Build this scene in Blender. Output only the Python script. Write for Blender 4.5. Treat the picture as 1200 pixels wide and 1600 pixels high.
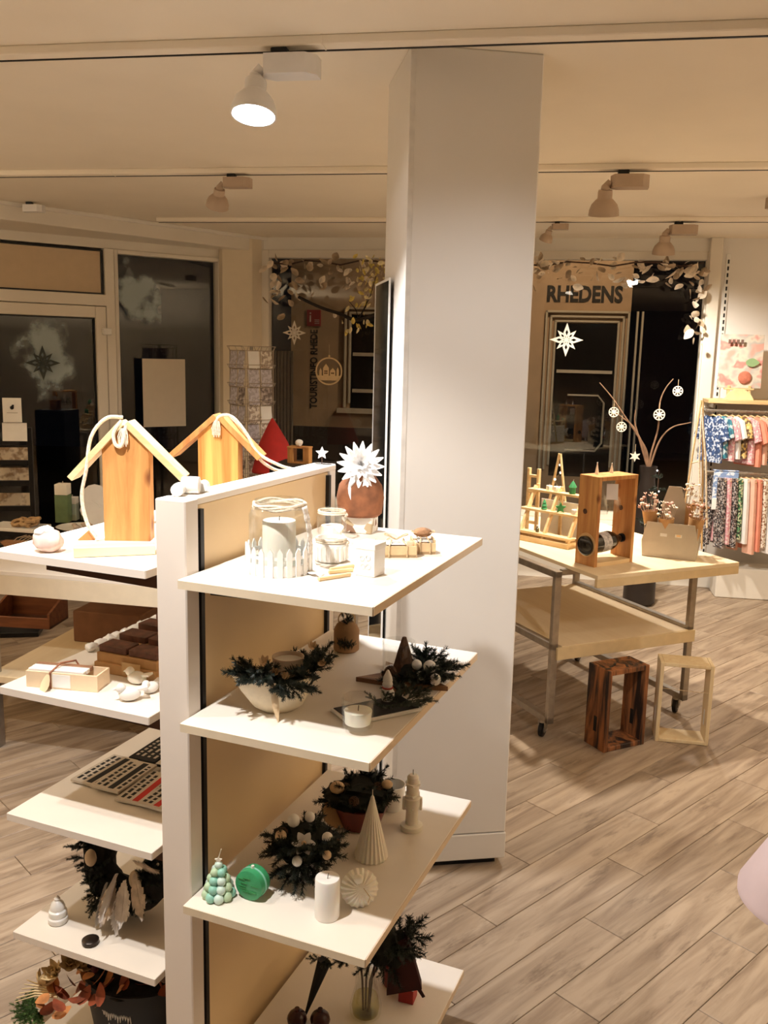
import bpy, bmesh, math, random
from mathutils import Vector, Matrix, noise
random.seed(7)
for o in list(bpy.data.objects): bpy.data.objects.remove(o)
SC = bpy.context.scene
COL = SC.collection
R = math.radians
# ------------------------------------------------------------------ camera (1200x1600 photograph)
FPX, PITCH, ROLL, HC = 1405.0, R(10.03), R(1.355), 1.70
_c, _s, _cr, _sr = math.cos(PITCH), math.sin(PITCH), math.cos(ROLL), math.sin(ROLL)
_right = Vector((1, 0, 0)); _up = Vector((0, _s, _c)); _fwd = Vector((0, _c, -_s))
_cx = _right*_cr + _up*_sr; _cy = _up*_cr - _right*_sr
cd = bpy.data.cameras.new('camera'); cam = bpy.data.objects.new('camera', cd); COL.objects.link(cam)
cam.matrix_world = Matrix(((_cx.x, _cy.x, -_fwd.x, 0), (_cx.y, _cy.y, -_fwd.y, 0), (_cx.z, _cy.z, -_fwd.z, HC), (0, 0, 0, 1)))
cd.sensor_fit = 'VERTICAL'; cd.sensor_height = 32.0; cd.lens = FPX/1600*32.0; cd.clip_start = .05
SC.camera = cam
# ------------------------------------------------------------------ world, exposure
w = bpy.data.worlds.new('night'); SC.world = w; w.use_nodes = True
w.node_tree.nodes['Background'].inputs[0].default_value = (.010, .012, .018, 1)
w.node_tree.nodes['Background'].inputs[1].default_value = .06
vs = SC.view_settings; vs.view_transform = 'Standard'; vs.look = 'None'; vs.gamma = 1; vs.use_curve_mapping = False
vs.exposure = 0.36
H = 2.563
# ------------------------------------------------------------------ lamps of the room that hang outside the frame, and added ceiling fill
def spot(name, loc, tgt, power, ang=90, blend=.6, col=(1, .86, .68), rad=.035, parent=None):
    d = bpy.data.lights.new(name, 'SPOT'); d.energy = power; d.spot_size = R(ang); d.spot_blend = blend; d.color = col; d.shadow_soft_size = rad
    o = bpy.data.objects.new(name, d); COL.objects.link(o); o.location = loc
    o.rotation_euler = (Vector(tgt)-Vector(loc)).to_track_quat('-Z', 'Y').to_euler()
    return o
def area(name, loc, tgt, power, sx, sy, col=(1, .82, .62)):
    d = bpy.data.lights.new(name, 'AREA'); d.shape = 'RECTANGLE'; d.size = sx; d.size_y = sy; d.energy = power; d.color = col
    o = bpy.data.objects.new(name, d); COL.objects.link(o); o.location = loc
    o.rotation_euler = (Vector(tgt)-Vector(loc)).to_track_quat('-Z', 'Y').to_euler()
    return o
spot('key_spot', (-.62, 1.16, 2.50), (-.42, 1.75, 1.0), 105, 88, .4, (1, .96, .92), .02)
spot('key_spot_side', (-1.35, 1.60, 2.50), (-.80, 1.95, 1.0), 36, 62, .6, (1, .94, .86), .03)
spot('aisle_spot', (1.55, 1.55, 2.50), (1.55, 1.8, 0), 58, 70, .8, (1, .95, .88))
spot('column_spot', (1.05, .75, 2.50), (.30, 2.73, 1.25), 62, 48, .8, (.96, .97, 1), .03)
spot('aisle_spot_far', (2.45, 2.30, 2.50), (2.1, 3.3, .4), 20, 85, .7, (1, .92, .82))
area('ceiling_fill_left', (-3.6, 2.2, 1.95), (-3.6, 2.201, 3.0), 56, 1.0, 4.0, (1, .80, .56))  # added uplights out of view, only to brighten the ceiling
area('ceiling_fill_right', (3.4, 2.0, 1.95), (3.4, 2.001, 3.0), 54, 1.0, 4.0, (1, .80, .56))
# ------------------------------------------------------------------ pixel -> place
def ray(x, y):
    a = x-600; b = y-800
    u = a*_cr+b*_sr; v = -a*_sr+b*_cr
    X = u/FPX; U = -v/FPX
    return Vector((X, _c+U*_s, -_s+U*_c))
CP = Vector((0, 0, HC))
def Z(x, y, z): r = ray(x, y); return CP+r*((z-HC)/r.z)
def Y(x, y, d): r = ray(x, y); return CP+r*(d/r.y)
def PL(x, y, p, ang):
    a = R(ang); n = Vector((-math.sin(a), math.cos(a), 0)); r = ray(x, y)
    return CP+r*((n.x*p[0]+n.y*p[1])/(n.x*r.x+n.y*r.y))
def K(P): return (P.y*_c-(P.z-HC)*_s)/FPX          # metres per pixel there
def proj(X):
    d = Vector(X)-CP; D = d.y*_c-d.z*_s
    if D < .05: return (-9e3, -9e3)
    U = d.z*_c+d.y*_s; u = FPX*d.x/D; v = -FPX*U/D
    return (600+u*_cr-v*_sr, 800+u*_sr+v*_cr)
# ------------------------------------------------------------------ materials
MATS = {}
def _nt(name):
    m = bpy.data.materials.new(name); m.use_nodes = True; MATS[name] = m
    nt = m.node_tree; return m, nt, nt.nodes, nt.links, nt.nodes['Principled BSDF']
def M(name, c, rough=.55, metal=0, var=.10, scale=18, bump=.0, emit=0, sss=0, coat=0):
    if name in MATS: return MATS[name]
    m, nt, N, L, p = _nt(name)
    tc = N.new('ShaderNodeTexCoord'); nz = N.new('ShaderNodeTexNoise'); nz.inputs['Scale'].default_value = scale; nz.inputs['Detail'].default_value = 4
    L.new(tc.outputs['Object'], nz.inputs['Vector'])
    cr = N.new('ShaderNodeValToRGB'); e = cr.color_ramp.elements
    e[0].position = .3; e[1].position = .7
    e[0].color = tuple(max(0, x*(1-var)) for x in c)+(1,); e[1].color = tuple(min(1, x*(1+var)) for x in c)+(1,)
    L.new(nz.outputs['Fac'], cr.inputs['Fac']); L.new(cr.outputs['Color'], p.inputs['Base Color'])
    p.inputs['Roughness'].default_value = rough; p.inputs['Metallic'].default_value = metal
    if coat: p.inputs['Coat Weight'].default_value = coat
    if sss: p.inputs['Subsurface Weight'].default_value = sss; p.inputs['Subsurface Radius'].default_value = (.02, .012, .008)
    if bump:
        b = N.new('ShaderNodeBump'); b.inputs['Strength'].default_value = bump; b.inputs['Distance'].default_value = .004
        L.new(nz.outputs['Fac'], b.inputs['Height']); L.new(b.outputs['Normal'], p.inputs['Normal'])
    if emit: p.inputs['Emission Color'].default_value = tuple(c)+(1,); p.inputs['Emission Strength'].default_value = emit
    return m
def WOOD(name, c1, c2, scale=6, axis='Z', rough=.55, knots=False, rnd=0, scuff=0, stretch=.08, contrast=(.35, .7), bump=.15):
    if name in MATS: return MATS[name]
    m, nt, N, L, p = _nt(name)
    tc = N.new('ShaderNodeTexCoord'); mp = N.new('ShaderNodeMapping')
    sc = {'X': (stretch, 1, 1), 'Y': (1, stretch, 1), 'Z': (1, 1, stretch)}[axis]
    mp.inputs['Scale'].default_value = sc
    oi = N.new('ShaderNodeObjectInfo'); va = N.new('ShaderNodeVectorMath'); va.operation = 'MULTIPLY_ADD'
    L.new(oi.outputs['Random'], va.inputs[0]); va.inputs[1].default_value = (37, 23, 51); L.new(tc.outputs['Object'], va.inputs[2])
    L.new(va.outputs[0], mp.inputs['Vector'])
    nz = N.new('ShaderNodeTexNoise'); nz.inputs['Scale'].default_value = scale*6; nz.inputs['Detail'].default_value = 7; nz.inputs['Roughness'].default_value = .62; nz.inputs['Distortion'].default_value = .6
    L.new(mp.outputs[0], nz.inputs['Vector'])
    cr = N.new('ShaderNodeValToRGB'); e = cr.color_ramp.elements
    e[0].position, e[1].position = contrast; e[0].color = tuple(c2)+(1,); e[1].color = tuple(c1)+(1,)
    L.new(nz.outputs['Fac'], cr.inputs['Fac']); out = cr.outputs['Color']
    if knots:
        vo = N.new('ShaderNodeTexVoronoi'); vo.inputs['Scale'].default_value = knots; mp2 = N.new('ShaderNodeMapping')
        mp2.inputs['Scale'].default_value = {'X': (.6, 1, 1), 'Y': (1, .6, 1), 'Z': (1, 1, .6)}[axis]
        L.new(va.outputs[0], mp2.inputs['Vector']); L.new(mp2.outputs[0], vo.inputs['Vector'])
        k = N.new('ShaderNodeValToRGB'); k.color_ramp.elements[0].position = .06; k.color_ramp.elements[1].position = .2
        k.color_ramp.elements[0].color = (1, 1, 1, 1); k.color_ramp.elements[1].color = (0, 0, 0, 1)
        L.new(vo.outputs['Distance'], k.inputs['Fac'])
        mx = N.new('ShaderNodeMix'); mx.data_type = 'RGBA'; L.new(k.outputs['Color'], mx.inputs['Factor'])
        L.new(out, mx.inputs[6]); mx.inputs[7].default_value = (c2[0]*.45, c2[1]*.35, c2[2]*.3, 1); out = mx.outputs[2]
    if scuff:
        m3 = N.new('ShaderNodeMapping'); m3.inputs['Scale'].default_value = {'X': (.22, 1, 1), 'Y': (1, .22, 1), 'Z': (1, 1, .22)}[axis]; L.new(va.outputs[0], m3.inputs['Vector'])
        n3 = N.new('ShaderNodeTexNoise'); n3.inputs['Scale'].default_value = scuff; n3.inputs['Detail'].default_value = 6; n3.inputs['Roughness'].default_value = .7; L.new(m3.outputs[0], n3.inputs['Vector'])
        r3 = N.new('ShaderNodeMapRange'); r3.inputs['From Min'].default_value = .55; r3.inputs['From Max'].default_value = .68; r3.inputs['To Max'].default_value = .55; L.new(n3.outputs['Fac'], r3.inputs['Value'])
        x3 = N.new('ShaderNodeMix'); x3.data_type = 'RGBA'; L.new(r3.outputs[0], x3.inputs['Factor']); L.new(out, x3.inputs[6]); x3.inputs[7].default_value = (c2[0]*.5, c2[1]*.42, c2[2]*.36, 1); out = x3.outputs[2]
    if rnd:
        hv = N.new('ShaderNodeHueSaturation'); ma = N.new('ShaderNodeMapRange'); ma.inputs['To Min'].default_value = 1-rnd; ma.inputs['To Max'].default_value = 1+rnd
        L.new(oi.outputs['Random'], ma.inputs['Value']); L.new(ma.outputs[0], hv.inputs['Value']); L.new(out, hv.inputs['Color']); out = hv.outputs['Color']
    L.new(out, p.inputs['Base Color']); p.inputs['Roughness'].default_value = rough
    if bump:
        b = N.new('ShaderNodeBump'); b.inputs['Strength'].default_value = bump; b.inputs['Distance'].default_value = .002
        L.new(nz.outputs['Fac'], b.inputs['Height']); L.new(b.outputs['Normal'], p.inputs['Normal'])
    return m
def PRINT(name, cols, scale=40, kind='voronoi', rough=.8, base=None):
    """flat printed cloth / paper pattern"""
    if name in MATS: return MATS[name]
    m, nt, N, L, p = _nt(name)
    tc = N.new('ShaderNodeTexCoord')
    if kind == 'stripe':
        t = N.new('ShaderNodeTexWave'); t.inputs['Scale'].default_value = scale; t.inputs['Distortion'].default_value = 1.0; o = t.outputs['Fac']
    elif kind == 'check':
        t = N.new('ShaderNodeTexChecker'); t.inputs['Scale'].default_value = scale; o = t.outputs['Fac']
    elif kind == 'noise':
        t = N.new('ShaderNodeTexNoise'); t.inputs['Scale'].default_value = scale; o = t.outputs['Fac']
    else:
        t = N.new('ShaderNodeTexVoronoi'); t.inputs['Scale'].default_value = scale; sp = N.new('ShaderNodeSeparateColor'); L.new(t.outputs['Color'], sp.inputs[0]); o = sp.outputs[0]
    L.new(tc.outputs['Object'], t.inputs['Vector'])
    cr = N.new('ShaderNodeValToRGB'); cr.color_ramp.interpolation = 'CONSTANT' if kind != 'noise' else 'LINEAR'
    e = cr.color_ramp.elements
    lo, hi = (.3, .7) if kind == 'noise' else (0, 1)
    while len(e) < len(cols): e.new(.5)
    for i, c in enumerate(cols):
        e[i].position = lo+(hi-lo)*i/len(cols); e[i].color = tuple(c)+(1,)
    L.new(o, cr.inputs['Fac']); L.new(cr.outputs['Color'], p.inputs['Base Color']); p.inputs['Roughness'].default_value = rough
    return m
def GLASS(name, tint=(1, 1, 1), refl=.10, rough=.0):
    if name in MATS: return MATS[name]
    m, nt, N, L, p = _nt(name); N.remove(p)
    tr = N.new('ShaderNodeBsdfTransparent'); tr.inputs[0].default_value = tuple(tint)+(1,)
    gl = N.new('ShaderNodeBsdfGlossy'); gl.inputs['Roughness'].default_value = rough
    lw = N.new('ShaderNodeLayerWeight'); lw.inputs['Blend'].default_value = .5
    pw = N.new('ShaderNodeMath'); pw.operation = 'POWER'; pw.inputs[1].default_value = 4.0; L.new(lw.outputs['Facing'], pw.inputs[0])
    ad = N.new('ShaderNodeMath'); ad.operation = 'MULTIPLY_ADD'; ad.inputs[1].default_value = .45; ad.inputs[2].default_value = refl; ad.use_clamp = True
    L.new(pw.outputs[0], ad.inputs[0]); mx = N.new('ShaderNodeMixShader')
    L.new(ad.outputs[0], mx.inputs[0]); L.new(tr.outputs[0], mx.inputs[1]); L.new(gl.outputs[0], mx.inputs[2])
    L.new(mx.outputs[0], N['Material Output'].inputs[0])
    return m
# ------------------------------------------------------------------ mesh builder
class B:
    def __init__(s): s.bm = bmesh.new()
    def _x(s, vs, M):
        if M is not None: bmesh.ops.transform(s.bm, matrix=M, verts=vs)
    def box(s, c, d, rz=0, bev=0, M=None, seg=1):
        r = bmesh.ops.create_cube(s.bm, size=1); vs = r['verts']
        bmesh.ops.scale(s.bm, vec=d, verts=vs)
        if bev:
            es = list({e for v in vs for e in v.link_edges})
            q = bmesh.ops.bevel(s.bm, geom=es, offset=bev, segments=seg, affect='EDGES', profile=.5)
            vs = list({v for f in q['faces'] for v in f.verts} | {v for v in vs if v.is_valid})
            vs = list({v for v0 in vs for e in v0.link_edges for v in e.verts})
        m = Matrix.Translation(c) @ Matrix.Rotation(rz, 4, 'Z')
        s._x(vs, M @ m if M is not None else m); return s
    def cyl(s, p0, p1, r0, r1=None, n=12, cap=True):
        p0 = Vector(p0); p1 = Vector(p1); r1 = r0 if r1 is None else r1; d = p1-p0
        q = d.to_track_quat('Z', 'Y').to_matrix().to_4x4()
        r = bmesh.ops.create_cone(s.bm, cap_ends=cap, segments=n, radius1=r0, radius2=max(r1, 1e-5), depth=d.length)
        s._x(r['verts'], Matrix.Translation((p0+p1)/2) @ q); return s
    def lathe(s, prof, n=24, c=(0, 0, 0), M=None, flute=0):
        rings = []; c = Vector(c)
        for r, z in prof:
            ring = []
            for i in range(n):
                a = 2*math.pi*i/n; rr = r*(1+flute*(1 if i % 2 else -1))
                v = Vector((rr*math.cos(a), rr*math.sin(a), z))
                if M is not None: v = M @ v
                ring.append(s.bm.verts.new(v+c))
            rings.append(ring)
        for a, b in zip(rings, rings[1:]):
            for i in range(n):
                j = (i+1) % n
                try: s.bm.faces.new((a[i], a[j], b[j], b[i]))
                except ValueError: pass
        for ring, rev in ((rings[0], True), (rings[-1], False)):
            try: s.bm.faces.new(ring[::-1] if rev else ring)
            except ValueError: pass
        return s
    def ball(s, c, r, sc=(1, 1, 1), seg=12, ring=8, M=None):
        q = bmesh.ops.create_uvsphere(s.bm, u_segments=seg, v_segments=ring, radius=r)
        m = Matrix.Translation(c) @ Matrix.Diagonal((*sc, 1)) if M is None else Matrix.Translation(c) @ M @ Matrix.Diagonal((*sc, 1))
        s._x(q['verts'], m); return s
    def tube(s, pts, r, n=6, cap=True, r1=None):
        pts = [Vector(p) for p in pts]; rings = []; m = len(pts)
        t0 = (pts[1]-pts[0]).normalized(); nrm = t0.orthogonal().normalized()
        for i, p in enumerate(pts):
            t = (pts[min(i+1, m-1)]-pts[max(i-1, 0)]).normalized()
            nrm = (nrm-t*nrm.dot(t)); nrm = nrm.normalized() if nrm.length > 1e-6 else t.orthogonal().normalized()
            bn = t.cross(nrm); rr = r if r1 is None else r+(r1-r)*i/(m-1)
            rings.append([s.bm.verts.new(p+(nrm*math.cos(2*math.pi*k/n)+bn*math.sin(2*math.pi*k/n))*rr) for k in range(n)])
        for a, b in zip(rings, rings[1:]):
            for k in range(n): s.bm.faces.new((a[k], a[(k+1) % n], b[(k+1) % n], b[k]))
        if cap: s.bm.faces.new(rings[0][::-1]); s.bm.faces.new(rings[-1])
        return s
    def prism(s, poly, h, M=None, z0=0):
        a = [s.bm.verts.new((x, y, z0)) for x, y in poly]; b = [s.bm.verts.new((x, y, z0+h)) for x, y in poly]; n = len(poly)
        s.bm.faces.new(a[::-1]); s.bm.faces.new(b)
        for i in range(n): s.bm.faces.new((a[i], a[(i+1) % n], b[(i+1) % n], b[i]))
        s._x(a+b, M); return s
    def ringprism(s, outer, inner, h, M=None):
        n = len(outer); A = [[s.bm.verts.new((x, y, z)) for x, y in p] for z in (0, h) for p in (outer, inner)]
        o0, i0, o1, i1 = A
        for k in range(n):
            j = (k+1) % n
            s.bm.faces.new((o0[k], o0[j], o1[j], o1[k])); s.bm.faces.new((i0[j], i0[k], i1[k], i1[j]))
            s.bm.faces.new((o1[k], o1[j], i1[j], i1[k])); s.bm.faces.new((o0[j], o0[k], i0[k], i0[j]))
        s._x([v for q in A for v in q], M); return s
    def quad(s, *p):
        s.bm.faces.new([s.bm.verts.new(q) for q in p]); return s
    def mesh(s, name, smooth=35):
        me = bpy.data.meshes.new(name); bmesh.ops.recalc_face_normals(s.bm, faces=s.bm.faces); s.bm.to_mesh(me); s.bm.free()
        if smooth:
            me.polygons.foreach_set('use_smooth', [True]*len(me.polygons)); me.set_sharp_from_angle(angle=R(smooth))
        return me
    def obj(s, name, mat, parent=None, loc=(0, 0, 0), rot=(0, 0, 0), smooth=35):
        me = s.mesh(name, smooth); me.materials.append(mat); return link(name, me, parent, loc, rot)
def link(name, me, parent=None, loc=(0, 0, 0), rot=(0, 0, 0), scale=(1, 1, 1)):
    o = bpy.data.objects.new(name, me); COL.objects.link(o); o.parent = parent; o.location = loc; o.rotation_euler = rot; o.scale = scale
    return o
def tag(o, label, cat, group=None, kind=None):
    o['label'] = label; o['category'] = cat
    if group: o['group'] = group
    if kind: o['kind'] = kind
    return o
def thing(name, label, cat, loc=(0, 0, 0), rz=0, group=None):
    o = bpy.data.objects.new(name, None); o.empty_display_size = .02; COL.objects.link(o); o.location = loc; o.rotation_euler = (0, 0, rz)
    return tag(o, label, cat, group)
def struct(o): o['kind'] = 'structure'; return o
def copy_tree(o, parent=None):
    c = o.copy(); COL.objects.link(c); c.parent = parent
    for ch in o.children: copy_tree(ch, c)
    return c
def text(name, s, size, mat, parent, M, ext=.0015, align='CENTER', bold=0):
    c = bpy.data.curves.new(name, 'FONT'); c.body = s; c.size = size; c.extrude = ext; c.align_x = align; c.align_y = 'CENTER'; c.materials.append(mat); c.resolution_u = 3
    c.offset = bold
    o = bpy.data.objects.new(name, c); COL.objects.link(o); bpy.context.view_layer.update()
    me = bpy.data.meshes.new_from_object(o.evaluated_get(bpy.context.evaluated_depsgraph_get())); bpy.data.objects.remove(o)
    me.materials.clear(); me.materials.append(mat)
    o = bpy.data.objects.new(name, me); COL.objects.link(o); o.parent = parent; o.matrix_local = M; o['kind'] = 'stuff'
    return o
def CR(pts, n=6):
    P_ = [Vector(p) for p in pts]; P_ = [P_[0]*2-P_[1]]+P_+[P_[-1]*2-P_[-2]]; o = []
    for i in range(1, len(P_)-2):
        a, b, c, d = P_[i-1:i+3]
        for j in range(n):
            t = j/n; o.append(.5*((2*b)+(c-a)*t+(2*a-5*b+4*c-d)*t*t+(3*b-a-3*c+d)*t**3))
    return o+[P_[-2]]
def RM(axis, deg): return Matrix.Rotation(R(deg), 4, axis)
def TM(*v): return Matrix.Translation(Vector(v))
# ------------------------------------------------------------------ shared materials
white_paint = M('white_paint', (.80, .76, .69), .6, var=.03, scale=3)
ceil_paint = M('ceiling_paint', (.88, .80, .67), .8, var=.03, scale=2)
frame_white = M('frame_white', (.78, .72, .62), .45, var=.03, scale=4)
shelf_lam = M('shelf_laminate', (.84, .77, .68), .45, var=.03, scale=6)
edge_lam = M('shelf_edge_laminate', (.72, .58, .42), .5, var=.05, scale=12)
panel_lam = M('panel_laminate', (.78, .58, .33), .5, var=.04, scale=3)
post_lam = M('post_laminate', (.80, .73, .66), .45, var=.02, scale=5)
black_m = M('black_metal', (.012, .012, .013), .4, .4, var=.2)
dark_br = M('dark_bracket', (.06, .022, .012), .45, .3, var=.2)
steel = M('brushed_steel', (.42, .38, .33), .35, .85, var=.12, scale=30)
white_pl = M('white_plastic', (.80, .78, .74), .4, var=.03)
white_cer = M('white_ceramic', (.86, .84, .80), .3, var=.03, sss=.1)
wax_white = M('white_wax', (.90, .85, .74), .5, var=.03, sss=.3)
twine = M('twine', (.62, .46, .27), .9, var=.25, scale=120, bump=.5)
rope_m = M('rope_fibre', (.80, .70, .56), .9, var=.25, scale=150, bump=.6)
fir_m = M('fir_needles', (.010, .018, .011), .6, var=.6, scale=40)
fir_frost = M('frosted_fir_needles', (.05, .065, .05), .7, var=.9, scale=60)
twig_m = M('twig_bark', (.06, .03, .018), .8, var=.4, scale=60, bump=.5)
dark_core = M('shade_core_black', (.006, .008, .005), .9, var=.6, scale=60, bump=.8)  # near-black lumps added inside the fir arrangements to block light between twigs
cone_m = M('pine_cone', (.10, .05, .025), .8, var=.5, scale=60, bump=.4)
gold_m = M('cream_dried_petal', (.72, .52, .32), .7, var=.25, scale=50)
pine_wood = WOOD('pine_wood', (.70, .37, .12), (.44, .17, .045), 5, 'Z', knots=13)
pine_pale = WOOD('pale_pine', (.86, .66, .38), (.74, .50, .24), 6, 'X', knots=False)
spruce = WOOD('spruce_board', (.80, .60, .34), (.66, .44, .20), 6, 'X')
table_wood = WOOD('table_birch', (.84, .70, .48), (.76, .60, .38), 3, 'Y', contrast=(.3, .75))
burnt_wood = WOOD('burnt_wood', (.36, .13, .04), (.015, .006, .004), 3, 'Z', contrast=(.42, .60), bump=.6, stretch=.12)
dark_wood = WOOD('dark_wood', (.13, .05, .02), (.05, .018, .008), 5, 'X')
kraft = M('kraft_paper', (.55, .32, .14), .85, var=.12, scale=30)
clear_glass = GLASS('clear_glass', (.985, .99, .985), .07)
pane_glass = GLASS('window_glass', (.92, .93, .92), .035)
# ================================================================== STRUCTURE
FX0, FX1, FY0, FY1 = -4.6, 4.3, -3.6, 8.0
# floor: plank boards, seams at 42.5 degrees
fl = B().box(((FX0+FX1)/2, (FY0+7.6)/2, -.03), (FX1-FX0, 7.6-FY0, .04)).obj('floor', M('floor_underlay', (.05, .035, .025), .8)); struct(fl)
fl.location = (0, 0, 0)
plank_m = WOOD('floor_plank_wood', (.40, .305, .215), (.15, .095, .058), 3.0, 'X', rough=.42, rnd=.10, stretch=.09, contrast=(.26, .60), bump=.3, scuff=16)
PW, PLN, PA = .1455, .92, R(42.6)
pe = Vector((math.cos(PA), math.sin(PA), 0)); pn = Vector((-math.sin(PA), math.cos(PA), 0))
plank_me = B().box((0, 0, -.005), (PLN-.0022, PW-.0022, .010), bev=.0012).mesh('plank'); plank_me.materials.append(plank_m)
near, rest = [], []
off0 = 1.126
for j in range(-40, 48):
    n = off0+(j+.5)*PW; sh = (j*.37 % 1.0)*PLN
    for i in range(-9, 12):
        c = pn*n + pe*((i+.5)*PLN+sh)
        if not (FX0 < c.x < FX1 and FY0 < c.y < 7.5): continue
        best = None
        for k in (-.5, 0, .5):
            for l in (-.5, .5):
                px, py = proj(c+pe*(k*PLN)+pn*(l*PW))
                if -20 < px < 1220 and 880 < py < 1640: best = 1
        (near if best else rest).append(c)
near.sort(key=lambda c: c.length)
for c in near[:300]:
    link('plank', plank_me, fl, c, (0, 0, PA))
bb = B()
for c in rest+near[300:]: bb.box((c.x, c.y, -.005), (PLN-.0022, PW-.0022, .010), rz=PA)
rp = bb.obj('plank_field', WOOD('floor_plank_wood_far', (.50, .375, .245), (.27, .175, .10), 2.2, 'X', rough=.38, stretch=.5, contrast=(.34, .66)), fl, smooth=0); rp['kind'] = 'stuff'

ce = B().box(((FX0+FX1)/2, (FY0+FY1)/2, H+.03), (FX1-FX0, FY1-FY0, .06)).obj('ceiling', ceil_paint); struct(ce)
struct(B().box((FX0-.05, .6, 1.28), (.1, 8.4, 2.56)).obj('wall_west', white_paint))
struct(B().box(((FX0+FX1)/2, FY0-.05, 1.28), (FX1-FX0+.2, .1, 2.56)).obj('wall_entrance', M('back_wall_paint', (.22, .15, .10), .8)))
struct(B().box((FX1+.05, 1.4, 1.28), (.1, 10, 2.56)).obj('wall_east', white_paint))
# ---- back (window) wall, local x to the right along the wall, y outwards
BP, BA = Vector((2.34, 6.68, 0)), -9.8
def bw(px, py): # photo pixel on that wall -> local x, z
    p = PL(px, py, BP, BA); return ((p-BP).x/math.cos(R(BA)), p.z)
XL = (-1.0-2.34)/math.cos(R(BA))
wb = struct(link('wall_back', None, None, BP, (0, 0, R(BA))))
def wp(name, x0, x1, z0, z1, y0=0., y1=.12, mat=white_paint, parent=wb, bev=0):
    return B().box(((x0+x1)/2, (y0+y1)/2, (z0+z1)/2), (x1-x0, y1-y0, z1-z0), bev=bev).obj(name, mat, parent)
wp('bulkhead', XL, .04, 2.47, H, 0, .14)
wp('parapet', XL, .04, 0, .45, 0, .14)
wp('window_ledge', XL, .0, .45, .48, -.18, .1, frame_white, bev=.004)
def window(name, x0, x1, z0, z1, parent_m, fw=.06):
    w = struct(link(name, None, None, parent_m.translation, (0, 0, parent_m.to_euler().z)))
    for (a, b, c, d) in ((x0, x0+fw, z0, z1), (x1-fw, x1, z0, z1), (x0+fw, x1-fw, z1-fw, z1), (x0+fw, x1-fw, z0, z0+fw)):
        B().box(((a+b)/2, .03, (c+d)/2), (b-a, .09, d-c), bev=.004).obj('window_frame', frame_white, w)
    B().box(((x0+x1)/2, .045, (z0+z1)/2), (x1-x0-2*fw, .008, z1-z0-2*fw)).obj('pane', pane_glass, w, smooth=0)
    return w
MB = TM(*BP) @ RM('Z', BA)
window('window_2', XL, -1.75, .48, 2.47, MB)
window('window_3', -1.75, .0, .48, 2.47, MB)
# right wall beyond the window, a shade further out of the frame
wr = struct(link('wall_right', None, None, BP, (0, 0, R(BA))))
wp('wall_face', .03, 2.1, 0, H, .0, .12, M('right_wall_paint', (.80, .77, .73), .6, var=.02, scale=3), wr)
wp('frame_stile', -.05, .035, .48, H, -.05, .03, frame_white, wr, .004)
bs = struct(B().box((1.06, -.012, .045), (2.0, .024, .09), bev=.004).obj('baseboard_right', white_paint, None, BP, (0, 0, R(BA))))
# slotted upright on the right wall
up = B().box((0, -.006, 1.36), (.032, .012, 2.22), bev=.002).obj('slotted_upright', white_pl, None, BP+Vector((math.cos(R(BA))*.085, math.sin(R(BA))*.085, -.015)), (0, 0, R(BA)))
tag(up, 'white slotted metal upright on the wall beside the right window', 'wall rail')
b2 = B()
for i in range(46): b2.box((0, -.0128, .30+i*.047), (.011, .003, .028))
so = b2.obj('slots', black_m, up, smooth=0)

# ---- left wall (door and narrow window)
LA = 36.0
LP = PL(345, 403, (PL(376, 400, BP, BA)), LA); LP = Vector((LP.x, LP.y, 0))
def lw(px, py):
    p = PL(px, py, LP, LA); return ((p-LP).x/math.cos(R(LA)), p.z)
ML = TM(*LP) @ RM('Z', LA)
wl = struct(link('wall_left', None, None, LP, (0, 0, R(LA))))
xd = lw(165, 450)[0]; xw0 = lw(178, 450)[0]
wp('bulkhead', -4.4, .0, 2.39, H, 0, .14, frame_white, wl)
wp('parapet', xw0, .0, 0, .3, 0, .14, frame_white, wl)
wp('wall_face', -4.4, xd-1.35, 0, 2.39, 0, .12, white_paint, wl)
wp('mullion', xd-.01, xw0-.005, 0, 2.39, -.03, .09, frame_white, wl, .004)
wp('door_head', xd-1.35, xd, 1.985, 2.065, -.03, .09, frame_white, wl, .004)
window('window_1', xw0, .0, .3, 2.39, ML, .03)
# transom panel over the door with its dark seal
tp = struct(link('trim_1', None, None, LP, (0, 0, R(LA))))
wp('panel', xd-1.33, xd-.03, 2.075, 2.375, .0, .04, M('transom_blind', (.60, .46, .30), .7, var=.03), tp)
for a in ((xd-1.33, xd-.02, 2.365, 2.375), (xd-1.33, xd-.02, 2.068, 2.077), (xd-.034, xd-.022, 2.068, 2.375)):
    wp('seal', *a, -.006, .02, black_m, tp)
# glazed door
dr = struct(link('door_1', None, None, LP, (0, 0, R(LA))))
x0, x1 = xd-1.30, xd-.015
for a in ((x0, x0+.10, .0, 1.98), (x1-.075, x1, 0, 1.98), (x0+.10, x1-.075, 1.90, 1.98), (x0+.10, x1-.075, .0, .22)):
    wp('door_frame', *a, -.04, .05, frame_white, dr, .005)
wp('pane', x0+.10, x1-.075, .22, 1.90, .0, .008, pane_glass, dr)
for a in ((x1-.085, x1-.073, .22, 1.90), (x0+.1, x1-.075, 1.89, 1.90)): wp('seal', *a, -.012, .012, black_m, dr)
for z in (1.78, .4): wp('hinge', x1-.035, x1+.03, z, z+.05, -.065, -.03, white_pl, dr, .006)
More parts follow.
